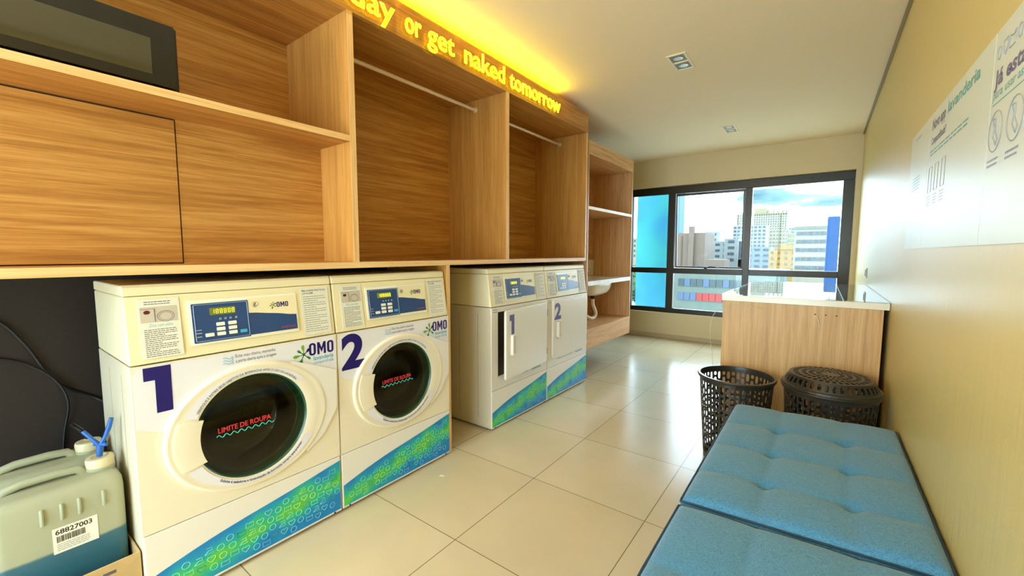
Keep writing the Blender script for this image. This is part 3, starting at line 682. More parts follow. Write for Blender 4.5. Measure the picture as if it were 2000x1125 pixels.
def washer(y0, num, label):
    y1 = y0+MWD; xf = .02; cy, cz = y0+.341, .534
    t = thing('washing_machine', label, 'washing machine', (-.2, (y0+y1)/2, 0), 'front-loading washing machines')
    machine_shell(t, y0, y1, xf)
    console_face(t, y0, 0)
    # front panel with a round opening
    fp = MB(); n = 96; ch = []
    hole = [(cy+.192*math.cos(2*PI*k/n), cz+.192*math.sin(2*PI*k/n)) for k in range(n)]
    rect = (y0+.001, y1-.001, .272, .822)
    hole_cell(fp, rect, hole, lambda u, v: (xf, u, v))
    hole_cell(fp, rect, hole, lambda u, v: (xf-.02, u, v))
    ed = [(rect[0], rect[2]), (rect[1], rect[2]), (rect[1], rect[3]), (rect[0], rect[3])]
    fp.loft([[(xf-.02, *p) for p in ed], [(xf, *p) for p in ed]])
    pnl = obj('front_panel', fp, m_ring, t, smooth=False)
    # white vinyl over the upper part of the front, down to a sloping line
    e_out = lambda a, k=1.0: (cy+.277*k*math.cos(a), cz+.234*k*math.sin(a))
    vn = MB(); cells = []
    for i in range(n):
        a0_, a1_ = 2*PI*i/n, 2*PI*(i+1)/n
        def outp(a):
            du, dv = math.cos(a), math.sin(a); tt = 1e9
            if du > 1e-9: tt = min(tt, (y1-.004-cy)/du)
            if du < -1e-9: tt = min(tt, (y0+.004-cy)/du)
            if dv > 1e-9: tt = min(tt, (.818-cz)/dv)
            if dv < -1e-9: tt = min(tt, (.30-cz)/dv)
            return (cy+du*tt, cz+dv*tt)
        if math.degrees(a0_) > 163: continue
        p, q, r_, s_ = e_out(a0_), e_out(a1_), outp(a1_), outp(a0_)
        if q[1] < cz+.02: pass
        vn.add([(xf+.0006, *x_) for x_ in (p, q, r_, s_)], [(0, 1, 2, 3)])
    obj('vinyl_wrap', vn, m_sticker, pnl)
    decal(t, y0, y1, xf)
    # hinge plate behind the door ring, right hand side
    inn = [(cy+.255*math.cos(math.radians(a)), cz+.215*math.sin(math.radians(a))) for a in range(-48, 62, 6)]
    hp = MB(); opts = [(y0+.53, .352), (y0+.60, .40), (y0+.668, .50), (y0+.670, .668), (y0+.56, .715), (y0+.478, .748)]
    acc = [0]
    for i in range(1, len(opts)): acc.append(acc[-1]+math.dist(opts[i-1], opts[i]))
    def along(t_):
        L_ = t_*acc[-1]
        for i in range(1, len(opts)):
            if L_ <= acc[i]+1e-9:
                k = (L_-acc[i-1])/(acc[i]-acc[i-1]); return (opts[i-1][0]+(opts[i][0]-opts[i-1][0])*k, opts[i-1][1]+(opts[i][1]-opts[i-1][1])*k)
        return opts[-1]
    ns_ = 36; ou_ = [along(i/ns_) for i in range(ns_+1)]; in_ = [(cy+.255*math.cos(math.radians(-48+108*i/ns_)), cz+.215*math.sin(math.radians(-48+108*i/ns_))) for i in range(ns_+1)]
    hp.loft([[(xf+.001, *p) for p in in_], [(xf+.010, *p) for p in in_], [(xf+.010, *p) for p in ou_], [(xf+.001, *p) for p in ou_]], closed=False)
    obj('hinge_plate', hp, m_white, t)
    # door ring: elliptic outside, round inside
    NN = 96; A = [2*PI*k/NN for k in range(NN)]
    def ring(ax, az, x): return [(x, cy+ax*math.cos(a), cz+az*math.sin(a)) for a in A]
    dr = thing_loops = [ring(.277, .234, xf+.0005), ring(.2765, .2335, xf+.009), ring(.273, .230, xf+.013), ring(.266, .224, xf+.0145), ring(.262, .220, xf+.0135), ring(.240, .212, xf+.015), ring(.205, .199, xf+.015), ring(.193, .193, xf+.0125), ring(.190, .190, xf+.004)]
    door = obj('door', MB().loft(dr), m_ring, t, smooth=True)
    # handle grip, a raised plate on the left of the ring that bites into the glass
    gp = MB(); As = [math.radians(158+(205-158)*k/14) for k in range(15)]
    inner = [(xf+.018, cy+.178*math.cos(a), cz+.186*math.sin(a)) for a in As]
    mid = [(xf+.021, cy+.215*math.cos(a), cz+.200*math.sin(a)) for a in As]
    outr = [(xf+.018, cy+.252*math.cos(a), cz+.216*math.sin(a)) for a in As]
    low = [(xf+.008, p[1], p[2]) for p in inner]; lowo = [(xf+.012, p[1], p[2]) for p in outr]
    gp.loft([low, inner, mid, outr, lowo], closed=False)
    gp.add([low[0], inner[0], mid[0], outr[0], lowo[0]], [(0, 1, 2, 3, 4)]); gp.add([low[-1], inner[-1], mid[-1], outr[-1], lowo[-1]], [(0, 1, 2, 3, 4)])
    obj('handle', gp, m_ring, door, smooth=True)
    # printed vinyl arcs on the ring
    def arc(a0_, a1_, r0, r1, x, rz0=None, rz1=None):
        mb_ = MB(); nA = 40; l0 = []; l1 = []
        for k in range(nA+1):
            a = math.radians(a0_+(a1_-a0_)*k/nA)
            l0.append((x, cy+r0*math.cos(a), cz+(rz0 or r0)*math.sin(a))); l1.append((x, cy+r1*math.cos(a), cz+(rz1 or r1)*math.sin(a)))
        return mb_.loft([l0, l1], closed=False)
    obj('door_label', arc(40, 156, .200, .240, xf+.0162, .198, .212), m_sticker, door, label='white curved label along the top of the door ring')
    obj('door_label', arc(207, 330, .200, .245, xf+.0162, .198, .2135), m_sticker, door, label='white curved label along the bottom of the door ring')
    tx = MB(); mpp = fx(xf+.0162)
    text_arc(tx, 'VERIFIQUE E RETIRE SEUS OBJETOS DA BORRACHA APÓS O USO DA LAVADORA', mpp, cy, cz, .2015, 152, 42, .0115, offset=.015)
    obj('door_lettering', tx, m_ink, door)
    tx = MB(); text_arc(tx, 'Solicite à zeladoria a higienização da borracha sempre que precisar', mpp, cy, cz, .2095, 232, 322, .0125, flip=True, offset=.02)
    obj('door_lettering', tx, m_navy, door)
    # glass: flat outer pane, deep bowl, gasket, drum
    obj('gasket', MB().lathe([(.1915, .0115), (.186, .006), (.184, -.01), (.178, -.03), (.172, -.035)], (xf, cy, cz), 64, 'x'), m_gasket, door, smooth=True)
    obj('door_glass', MB().lathe([(.184, .004), (.14, .010), (.07, .013), (.0, .014)], (xf, cy, cz), 64, 'x'), m_door_glass, door, smooth=True)
    obj('glass_bowl', MB().lathe([(.178, -.004), (.150, -.012), (.142, -.05), (.132, -.085), (.11, -.1), (.0, -.105)], (xf, cy-.01, cz), 64, 'x'), m_door_glass, door, smooth=True)
    obj('drum', MB().lathe([(.185, -.03), (.215, -.045), (.22, -.33), (.06, -.34), (0, -.33)], (xf, cy, cz), 48, 'x'), m_drum, t, smooth=True)
    lm = MB(); text_to(lm, 'LIMITE DE ROUPA', fx(xf+.0155), cy-.125, cz+.008, size=.026, width=.175, offset=.02)
    obj('limit_lettering', lm, m_red, door)
    wv = MB(); wv.tube([(xf+.016, cy-.13+.19*k/60, cz-.004+.005*math.sin(k/60*2*PI*8)) for k in range(61)], .0016, 5)
    obj('limit_wave', wv, m_teal, door)
    # prints on the front panel
    if num == 1: digit(t, 1, fx(xf), y0+.030, y0+.100, .664, .815, .0012)
    else: digit(t, 2, fx(xf), y0+.016, y0+.132, .652, .814, .0012)
    mf = fx(xf)
    ev = MB(); text_to(ev, 'Evite mau cheiro, mantenha', mf, y0+.288, .798, size=.0175, width=.137, d=.0012); text_to(ev, 'a porta aberta após a lavagem', mf, y0+.288, .780, size=.0175, width=.140, d=.0012)
    obj('printed_advice', ev, m_ink, t)
    wi = MB()
    for q in range(3):
        wi.tube([mf(y0+.248+.026*k/8, .801-q*.010+.003*math.sin(k*.8), .0014) for k in range(9)]+[mf(y0+.276+.004*math.sin(k), .801-q*.010+.004*math.cos(k), .0014) for k in (0, 1, 2, 3)], .0008, 4)
    obj('wind_icon', wi, m_skyp, t)
    lg = MB(); omo(lg, mf, y0+.557, .750, .108, .052, .0012)
    lo = obj('logo', lg, m_navy, t)
    l2 = MB(); text_to(l2, 'lavanderia', mf, y0+.575, .728, size=.026, width=.088, offset=.015, d=.0012); text_to(l2, 'compartilhada', mf, y0+.575, .711, size=.019, width=.088, d=.0012)
    obj('logo_subtitle', l2, m_skyp, t)
    splash(lo, mf, y0+.535, .760, .034, .0012)
    return t
washer(.303, 1, 'white front-loading washing machine marked with a big number 1')
washer(.988, 2, 'white front-loading washing machine marked with a big number 2')

def dryer(y0, num, label, ajar):
    y1 = y0+MWD; xf = .02
    t = thing('tumble_dryer', label, 'dryer', (-.2, (y0+y1)/2, 0), 'tumble dryers')
    machine_shell(t, y0, y1, xf)
    console_face(t, y0, 0)
    decal(t, y0, y1, xf)
    oy0, oy1, oz0, oz1 = y0+.066, y0+.64, .355, .79
    fp = MB().box(xf-.02, xf, y0+.001, oy0, .272, .822).box(xf-.02, xf, oy1, y1-.001, .272, .822).box(xf-.02, xf, oy0, oy1, .272, oz0).box(xf-.02, xf, oy0, oy1, oz1, .822)
    obj('front_panel', fp, m_white, t)
    # bezel with round opening behind the door, and the dark drum
    cy, cz = (oy0+oy1)/2, (oz0+oz1)/2; n = 48
    bz = MB(); hole_cell(bz, (oy0, oy1, oz0, oz1), [(cy+.2*math.cos(2*PI*k/n), cz+.2*math.sin(2*PI*k/n)) for k in range(n)], lambda u, v: (xf-.014, u, v))
    obj('opening_bezel', bz, mat('bezel_dark', s(60, 50, 46), .4), t)
    obj('drum', MB().lathe([(.2, -.014), (.23, -.03), (.24, -.35), (0, -.36)], (xf, cy, cz), 40, 'x'), m_black, t, smooth=True)
    # the door, hinged on its right edge
    hy = y0+.650; wd = .590; ang = math.radians(ajar)
    ca, sa = math.cos(ang), math.sin(ang)
    def dm(u, v, d):      # u: 0 at the hinge .. -wd at the free edge
        return (xf+.002+d*ca+(-u)*sa, hy+u*ca+d*sa, v)
    dr = obj('door', MB().prism(rounded(-wd, 0, .342, .803, .014), dm, 0, .018), m_white, t, bevel=.003)
    obj('door_panel', MB().prism(rounded(-wd+.012, -.012, .354, .791, .01), dm, .018, .0196), m_white, dr, bevel=.001)
    hd = MB()
    hu = -wd+.052
    hd.prism(rounded(hu, hu+.012, .500, .640, .004), dm, .019, .040); hd.prism(rounded(hu, hu+.062, .628, .640, .004), dm, .019, .036)
    hd.prism(rounded(hu+.050, hu+.062, .500, .640, .004), dm, .019, .030); hd.prism(rounded(hu, hu+.062, .500, .512, .004), dm, .019, .036)
    obj('handle', hd, m_white, dr, bevel=.001)
    m_vio = mat('faded_violet_vinyl', s(84, 74, 138), .4)
    if num == 1: digit(dr, 1, dm, hu-.014, hu+.046, .632, .772, .0197, m_vio)
    else: digit(dr, 2, dm, hu-.040, hu+.062, .650, .782, .0197, m_vio)
    for v in (.42, .72): obj('hinge', MB().box(xf+.001, xf+.016, hy+.001, hy+.012, v-.025, v+.025), m_metal, t)
    pr = MB(); lines(pr, fx(xf), y0+.16, y0+.43, .312, .324, 1, .004, .0008); text_to(pr, 'lavanderia', fx(xf), y0+.47, .312, size=.026, width=.12, offset=.02, d=.0008)
    obj('printed_advice', pr, m_skyp, t)
    pr = MB(); lines(pr, fx(xf), y0+.012, y0+.062, .785, .815, 2, .004, .0008)
    obj('vent_label', pr, m_ink, t)
    return t
dryer(2.054, 1, 'white tumble dryer marked 1 with its square door standing ajar', 5.0)
dryer(2.738, 2, 'white tumble dryer marked 2 with its square door shut', 0)

# ------------------------------------------------------------------ microwave on the shelf
mw = thing('microwave_oven', 'black microwave oven on the upper left shelf of the wall unit', 'microwave', (-.2, .25, ZS))
mz0, mz1, my0, my1 = ZS+.014, 1.920, -.02, .497
obj('casing', MB().box(-.40, -.055, my0, my1, mz0, mz1), m_mwb, mw, bevel=.006)
dn = obj('door', MB().box(-.055, -.036, my0, my1-.012, mz0+.004, mz1-.004), m_mwb, mw, bevel=.003)
obj('door_window', MB().box(-.036, -.0352, my0+.05, my1-.075, 1.747, 1.858), m_mwg, dn)
for a in (my0+.05, my1-.05):
    for b in (-.36, -.09): obj('foot', MB().lathe([(.014, 0), (.014, .0145)], (b, a, ZS), 12, cap0=True, cap1=True), m_black, mw)

# ------------------------------------------------------------------ jerrycans in a cardboard box, left of washer 1
bx = thing('cardboard_box', 'open brown cardboard box holding the jerrycans beside washer 1', 'box', (-.24, .14, 0))
bt = .005; a0, a1, b0, b1 = -.475, .004, -.025, .2985
obj('box_wall', MB().box(a1-bt, a1, b0, b1, 0, .222).box(a0, a0+bt, b0, b1, 0, .222).box(a0+bt, a1-bt, b0, b0+bt, 0, .222).box(a0+bt, a1-bt, b1-bt, b1, 0, .222).box(a0+bt, a1-bt, b0+bt, b1-bt, 0, bt), m_card, bx)
pm = MB(); pm.box(a1, a1+.0005, .21, .24, .19, .2); obj('box_print', pm, m_ink, bx)
def can(x0_, x1_, label, lab):
    y0, y1 = .003, .288
    t = thing('jerrycan', label, 'jerrycan', ((x0_+x1_)/2, (y0+y1)/2, .006), 'detergent jerrycans')
    def lp(z, inset, r_=.03):
        pts = []
        X0, X1, Y0, Y1 = x0_+inset, x1_-inset, y0+inset, y1-inset
        for cx_, cy_, q in ((X1-r_, Y1-r_, 0), (X0+r_, Y1-r_, 90), (X0+r_, Y0+r_, 180), (X1-r_, Y0+r_, 270)):
            for k in range(6):
                a = math.radians(q+90*k/5); pts.append((cx_+r_*math.cos(a), cy_+r_*math.sin(a), z))
        return pts
    body = MB().loft([lp(.008, .012), lp(.02, .002), lp(.12, 0), lp(.30, 0), lp(.42, 0), lp(.450, .002), lp(.468, .010, .028), lp(.478, .026, .024)], True, True, True)
    obj('body', body, m_can, t, smooth=True)
    xm = (x0_+x1_)/2
    for yy in (.105, .145, .182, .235):
        rb = MB(); rb.tube([(x1_+.0005, yy, .385), (x1_+.003, yy, .392), (x1_+.003, yy, .425), (x1_-.001, yy, .432)], .0045, 8)
        obj('rib', rb, m_can, t, smooth=True)
    nk = MB().lathe([(.036, 0), (.036, .012), (.030, .014)], (xm, .245, .474), 24); obj('neck', nk, m_can, t, smooth=True)
    cp = MB().lathe([(.0, .0), (.034, .0), (.035, .022), (.033, .030), (.022, .031), (.02, .026), (0, .026)], (xm, .245, .484), 28)
    obj('cap', cp, m_cap, t, smooth=True)
    # handle with its slot
    hd = MB(); hs = [(xm, .035, .476), (xm, .045, .487), (xm, .075, .496), (xm, .15, .498), (xm, .19, .494), (xm, .207, .474)]
    hd.tube(hs, .013, 10); obj('handle', hd, m_can, t, smooth=True)
    if lab:
        lb = obj('barcode_label', MB().box(x1_+.0006, x1_+.0012, .122, .218, .285, .363), m_btn, t)
        mfx = fx(x1_+.0012); tm = MB(); text_to(tm, '68827003', mfx, .128, .343, size=.020, width=.078, offset=.02, d=.0003)
        u = .130
        while u < .190:
            wd = random.choice((.0008, .0014, .002)); tm.add([mfx(u, .318, .0003), mfx(u+wd, .318, .0003), mfx(u+wd, .337, .0003), mfx(u, .337, .0003)], [(0, 1, 2, 3)]); u += wd+random.choice((.0008, .0013))
        lines(tm, mfx, .130, .20, .291, .314, 4, .0012, .0003)
        obj('label_print', tm, m_black, lb)
    return t, xm
_, xc1 = can(-.235, -.068, 'front jerrycan of blue detergent with a white barcode label', True)
_, xc2 = can(-.425, -.258, 'rear jerrycan half hidden behind the labelled one', False)
def hose(name, pts, r, m_, label, cat):
    q = []
    for i in range(len(pts)-1):
        p0, p1, p2, p3 = [Vector(pts[min(max(j, 0), len(pts)-1)]) for j in (i-1, i, i+1, i+2)]
        for k in range(6):
            t_ = k/6; q.append(.5*((2*p1)+(p2-p0)*t_+(2*p0-5*p1+4*p2-p3)*t_*t_+(3*p1-3*p2+p3-p0)*t_**3))
    q.append(Vector(pts[-1]))
    o = obj(name, MB().tube(q, r, 8), m_, smooth=True); recentre(o); return tag(o, label, cat)
ht = thing('dosing_tube', 'blue Y-shaped dosing tube standing in the front jerrycan cap', 'tube', (xc1, .245, .515))
obj('tube_stem', MB().tube([(xc1, .245, .5155), (xc1, .247, .535), (xc1-.002, .249, .552)], [.008, .009, .010], 10), m_tube, ht, smooth=True)
obj('tube_branch', MB().tube([(xc1-.002, .249, .548), (xc1, .262, .575), (xc1+.004, .272, .605), (xc1+.01, .279, .635)], [.007, .006, .007, .006], 10), m_tube, ht, smooth=True)
obj('tube_branch', MB().tube([(xc1-.002, .249, .548), (xc1-.012, .232, .575), (xc1-.03, .216, .60)], [.007, .006, .006], 10), m_tube, ht, smooth=True)
obj('clip', MB().tube([(xc1-.016, .238, .553), (xc1+.016, .262, .553)], .006, 8), m_tube, ht, smooth=True)
hose('suction_hose', [(xc1-.03, .216, .602), (xc1-.08, .20, .615), (xc1-.16, .215, .58), (xc2, .245, .524)], .006, m_black, 'short black hose looping between the two jerrycan caps', 'hose')
hose('power_cable', [(-.552, -.1, .995), (-.552, .06, .955), (-.552, .13, .86), (-.552, .20, .70), (-.552, .30, .61), (-.5, .33, .59)], .0045, m_cable, 'black cable sagging along the dark wall towards washer 1', 'cable')
hose('power_cable', [(-.552, -.05, 1.09), (-.552, .10, 1.10), (-.552, .13, 1.104)], .0045, m_cable, 'short black cable just below the oak counter on the dark wall', 'cable')
hose('power_cable', [(-.552, -.02, .83), (-.552, .10, .80), (-.545, .19, .72), (-.54, .225, .62), (-.552, .21, .50), (-.552, .20, .40)], .004, m_cable, 'thin black cable hanging down the dark wall behind the jerrycans', 'cable')

# ------------------------------------------------------------------ desk at the right wall
DY = 2.901
dk = thing('folding_counter', 'oak folding counter with a pale top against the right wall', 'counter', (1.6, 3.6, 0))
DY1 = 4.45
obj('front_panel', MB().box(1.223, 1.990, DY+.006, DY+.030, .004, .882), wood('counter_oak', 'z', s(200, 158, 98), s(182, 140, 82), s(214, 174, 116)), dk, bevel=.001)
obj('back_panel', MB().box(1.223, 1.990, DY1-.030, DY1-.006, .004, .882), wood_z, dk)
obj('side_panel', MB().box(1.223, 1.247, DY+.030, DY1-.030, .004, .882), wood_z, dk)
obj('side_panel', MB().box(1.966, 1.990, DY+.030, DY1-.030, .004, .882), wood_z, dk)
obj('top_slab', MB().box(1.215, 2.011, DY, DY1, .882, .918), m_desktop, dk, bevel=.002)
hl = MB()
for x in (1.698, 1.747, 1.794): hl.lathe([(.004, -.0006), (.004, .0)], (x, DY+.006, .834), 10, 'y', cap0=True)
obj('screw_hole', hl, m_seam, dk)
g1 = obj('glass_sheet', MB().box(1.217, 1.8195, DY+.002, DY1-.002, .9185, .9235), m_sheet); tag(recentre(g1), 'larger clear glass sheet on the counter top, away from the wall', 'glass sheet', 'glass sheets on the counter')
g2 = obj('glass_sheet', MB().box(1.8215, 2.010, DY+.002, DY1-.002, .9185, .9235), m_sheet); tag(recentre(g2), 'narrow clear glass sheet on the counter top next to the wall', 'glass sheet', 'glass sheets on the counter')
hose('nylon_cord', [(1.44, DY-.004, .842), (1.38, DY-.012, .858), (1.28, DY-.016, .862), (1.21, DY-.016, .835), (1.165, DY-.016, .76), (1.160, DY-.014, .64), (1.18, DY-.016, .50), (1.185, DY-.02, .30)], .0016, m_rod, 'thin pale cord arching off the front of the oak counter', 'cord')
hose('nylon_cord', [(1.70, DY-.002, .832), (1.715, DY-.008, .80), (1.722, DY-.006, .765)], .0012, m_rod, 'short pale thread dangling from a screw hole of the oak counter', 'cord')

# ------------------------------------------------------------------ laundry baskets
def slot(u0, u1, v0, v1, n=4):
    r = min(u1-u0, v1-v0)/2; p = []
    for cu_, cv_, q in ((u1-r, v1-r, 0), (u0+r, v1-r, 90), (u0+r, v0+r, 180), (u1-r, v0+r, 270)):
        for k in range(n+1):
            a = math.radians(q+90*k/n); p.append((cu_+r*math.cos(a), cv_+r*math.sin(a)))
    # drop duplicate points
    o_ = []
    for x_ in p:
        if not o_ or (abs(x_[0]-o_[-1][0])+abs(x_[1]-o_[-1][1])) > 1e-6: o_.append(x_)
    if abs(o_[0][0]-o_[-1][0])+abs(o_[0][1]-o_[-1][1]) < 1e-6: o_.pop()
    return o_
def basket(cx, cy, rt_, rb_, h, label, lid=False):
    t = thing('laundry_basket', label, 'laundry basket', (cx, cy, 0), 'dark plastic laundry baskets')
    nC = 44; mp_ = lambda u, v: (cx+(rb_+(rt_-rb_)*v/h)*math.cos(u), cy+(rb_+(rt_-rb_)*v/h)*math.sin(u), v)
    wall = MB(); patA = [.052, .052, .026, .026, .050, .050, .026, .026, .052, .05]; patB = [.030, .050, .050, .030, .030, .05, .05, .030, .03, .05]
    vb, vt = .03, h-.025
    for c in range(nC):
        u0, u1 = 2*PI*c/nC, 2*PI*(c+1)/nC
        pat = patA if c % 2 else patB; k = (vt-vb)/sum(pat); v = vt
        for hh in pat:
            v2 = v-hh*k; du = (u1-u0)*.17
            g = .0055
            hole_cell(wall, (u0, u1, v2, v), slot(u0+du, u1-du, v2+g, v-g) if False else [(u0+(u1-u0)*(.5+.34*math.copysign(abs(math.cos(a))**.8, math.cos(a))), (v+v2)/2+((v-v2)/2-g)*math.copysign(abs(math.sin(a))**.55, math.sin(a))) for a in [2*PI*(q+.5)/16 for q in range(16)]], mp_)
            v = v2
    wall.loft([[mp_(2*PI*i/nC, .004) for i in range(nC)], [mp_(2*PI*i/nC, vb) for i in range(nC)]])
    wall.loft([[mp_(2*PI*i/nC, vt) for i in range(nC)], [mp_(2*PI*i/nC, h) for i in range(nC)]])
    obj('basket_wall', wall, m_bask, t, solid=.003)
    obj('base', MB().lathe([(rb_, 0), (rb_, .006)], (cx, cy, 0), 44, cap0=True, cap1=True), m_bask, t)
    obj('rim', MB().lathe([(rt_-.004, -.012), (rt_+.010, -.012), (rt_+.013, -.002), (rt_+.010, .004), (rt_-.002, .004), (rt_-.004, -.012)], (cx, cy, h), 48), m_bask, t, smooth=True)
    if lid:
        lb = MB(); n2 = 40; z0_ = h+.005; r0, r1 = rt_+.014, rt_-.022
        lb.loft([[(cx+r*math.cos(2*PI*i/48), cy+r*math.sin(2*PI*i/48), z) for i in range(48)] for r, z in ((r0-.004, z0_), (r0, z0_+.003), (r0-.004, z0_+.012), (r0-.012, z0_+.014))])
        ms = lambda u, v: (cx+((r0-.012)+(r1-(r0-.012))*v)*math.cos(u), cy+((r0-.012)+(r1-(r0-.012))*v)*math.sin(u), z0_+.014+.046*v)
        for c in range(n2):
            u0, u1 = 2*PI*c/n2, 2*PI*(c+1)/n2
            hole_cell(lb, (u0, u1, 0, 1), [(u0+(u1-u0)*(.5+.26*math.copysign(abs(math.cos(a))**.8, math.cos(a))), .5+.33*math.copysign(abs(math.sin(a))**.55, math.sin(a))) for a in [2*PI*(q+.5)/16 for q in range(16)]], ms)
        zt = z0_+.060
        mt = lambda u, v: (cx+v*math.cos(u), cy+v*math.sin(u), zt+.006*(1-(v/r1)**2))
        lb.loft([[mt(2*PI*i/48, r1) for i in range(48)], [mt(2*PI*i/48, r1-.010) for i in range(48)]])
        rr = r1-.010; ringn = [(36, .035), (30, .032), (24, .032), (18, .030)]
        for cnt, dr_ in ringn:
            for c in range(cnt):
                u0, u1 = 2*PI*c/cnt, 2*PI*(c+1)/cnt
                hole_cell(lb, (u0, u1, rr-dr_, rr), [(u0+(u1-u0)*(.5+.34*math.copysign(abs(math.cos(a))**.8, math.cos(a))), rr-dr_/2+dr_*.36*math.copysign(abs(math.sin(a))**.6, math.sin(a))) for a in [2*PI*(q+.5)/16 for q in range(16)]], mt)
            rr -= dr_
        lb.loft([[mt(2*PI*i/24, rr) for i in range(24)], [mt(2*PI*i/24, .001) for i in range(24)]])
        obj('lid', lb, m_bask, t, solid=.003)
    return t
basket(1.356, 2.605, .186, .150, .492, 'open dark plastic laundry basket in front of the oak counter')
basket(1.778, 2.640, .196, .165, .492, 'dark plastic laundry basket with its lid on, next to the right wall', True)

# ------------------------------------------------------------------ sofa bed along the right wall
sf = thing('sofa_bed', 'blue tufted sofa bed lying flat along the right wall', 'sofa bed', (1.70, 1.2, 0))
SX0, SX1 = 1.402, 2.003
def cushion(name, y0, y1, rows, ztop, colx=(1.600, 1.820), nx=60):
    ny = int((y1-y0)/.0105); g = MB(); top = []
    xs = [SX0+(SX1-SX0)*i/nx for i in range(nx+1)]; ys = [y0+(y1-y0)*j/ny for j in range(ny+1)]
    bx_ = [SX0]+list(colx)+[SX1]; by_ = [y0]+sorted(rows)+[y1]
    def seg(v, b):
        for i in range(len(b)-1):
            if v <= b[i+1]+1e-9: return b[i], b[i+1]
        return b[-2], b[-1]
    def hgt(x, y):
        a, b = seg(x, bx_); c, d = seg(y, by_)
        u = (x-a)/(b-a); v = (y-c)/(d-c)
        puff = .014*(max(0, 4*u*(1-u))**.42)*(max(0, 4*v*(1-v))**.42)
        dimp = 0
        for tx_ in colx:
            for ty in rows: dimp += .020*math.exp(-(((x-tx_)**2+(y-ty)**2)/(2*.017**2)))
        ex = min(x-SX0, SX1-x); ey = min(y-y0, y1-y); e_ = min(ex, ey)
        edge = .012*math.exp(-e_/.010)
        wr = .0012*math.sin(38*x+9*math.sin(11*y))*math.exp(-min(abs(y-r) for r in rows)/.05)
        return ztop-.014+puff-dimp-edge+wr
    sh = lambda x: .075*(x-SX0)
    loops = [[(x, y+sh(x), hgt(x, y)) for x in xs] for y in ys]
    n = nx+1
    g.loft(loops, closed=False)
    zb = ztop-.11
    per = [(x, y0) for x in xs]+[(SX1, y) for y in ys[1:]]+[(x, y1) for x in xs[::-1][1:]]+[(SX0, y) for y in ys[::-1][1:-1]]
    g.loft([[(x, y+sh(x), hgt(x, y)) for x, y in per], [(x, y+sh(x), zb) for x, y in per]])
    g.add([(SX0, y0, zb), (SX1, y0+sh(SX1), zb), (SX1, y1+sh(SX1), zb), (SX0, y1, zb)], [(0, 1, 2, 3)])
    o = obj(name, g, m_fab, sf, smooth=True)
    o2 = MB().tube([(x, y+sh(x), hgt(x, y)+.0015) for x, y in per], .0042, 6, closed=True); obj('piping', o2, m_pipe, o, smooth=True)
    o3 = MB().tube([(x, y+sh(x), zb+.004) for x, y in per], .0042, 6, closed=True); obj('piping', o3, m_pipe, o, smooth=True)
    th_ = MB()
    for r_ in rows: th_.tube([(x, r_+sh(x), hgt(x, r_)+.0012) for x in xs[1:-1]], .0011, 4)
    for c_ in colx: th_.tube([(c_, y+sh(c_), hgt(c_, y)+.0012) for y in ys[1:-1]], .0011, 4)
    obj('stitching', th_, m_pipe, o)
    for c_ in colx:
        for r_ in rows:
            obj('tuft_button', MB().lathe([(.0, .0), (.006, .001), (.005, .004), (0, .005)], (c_, r_+sh(c_), hgt(c_, r_)-.002), 10), m_fab, o, smooth=True)
    return o
cushion('backrest_cushion', 1.285, 2.295, (1.50, 1.752, 2.005), .446)
cushion('seat_cushion', .235, 1.268, (.47, .72, .965), .440)
fb = MB().box(1.44, 1.985, .30, 1.24, .24, .328).box(1.44, 1.985, 1.34, 2.26, .24, .334)
obj('frame', fb, m_fbase, sf, bevel=.006)
for x_, y_ in ((1.48, .36), (1.94, .36), (1.48, 1.18), (1.94, 1.18), (1.48, 2.18), (1.94, 2.18)):
    obj('leg', MB().tube([(x_, y_, 0), (x_, y_, .245)], [.012, .018], 12), m_metal, sf, smooth=True)

# ------------------------------------------------------------------ posters, socket, lights, crumb
rm = lambda u, v, d: (R_-.0008-d, u, v)                 # wall facing -x, u = y
def rtext(mb_, txt, y_left, z, size, width=None, offset=0):
    text_to(mb_, txt, lambda u, v, d: (R_-.0008-d, y_left-(u), v), 0, z, size=size, width=width, offset=offset, d=.0022)
def poster(y0, y1, label, z0_=1.200, z1_=1.688):
    t = thing('wall_poster', label, 'poster', (R_, (y0+y1)/2, z0_), 'instruction posters on the right wall')
    obj('sheet', MB().prism([(y0, z0_), (y1, z0_), (y1, z1_), (y0, z1_)], rm, 0, .0018), m_wh_pr, t)
    return t
m_pk = mat('grey_poster_print', s(150, 154, 158), .5); m_pv = mat('violet_poster_print', s(118, 108, 138), .5); m_pt = mat('teal_poster_print', s(92, 168, 164), .5)
p1 = poster(2.203, 2.600, 'narrow poster nearest the window, the farthest of the three wall posters')
q = MB(); rtext(q, 'Atendimento', 2.50, 1.655, .016, .13); obj('poster_heading', q, m_pt, p1)
q = MB(); lines(q, lambda u, v, d: (R_-.0008-d, 2.50-u, v), 0, .16, 1.44, 1.50, 5, .003, .0022); obj('poster_text', q, m_pk, p1)
p2 = poster(1.482, 2.200, 'middle wall poster with a two-line teal and grey heading')
q = MB(); rtext(q, 'Novo app', 2.16, 1.625, .052, .20, .03); obj('poster_heading', q, m_pv, p2); q = MB(); rtext(q, 'Compartilhada?', 2.16, 1.572, .036, .22, .02); obj('poster_heading', q, m_pv, p2)
q = MB(); rtext(q, 'lavanderia', 1.93, 1.628, .050, .34, .02); obj('poster_heading', q, m_pt, p2); q = MB(); lines(q, lambda u, v, d: (R_-.0008-d, 2.16-u, v), 0, .50, 1.528, 1.553, 2, .005, .0022); obj('poster_text', q, m_pt, p2)
q = MB()
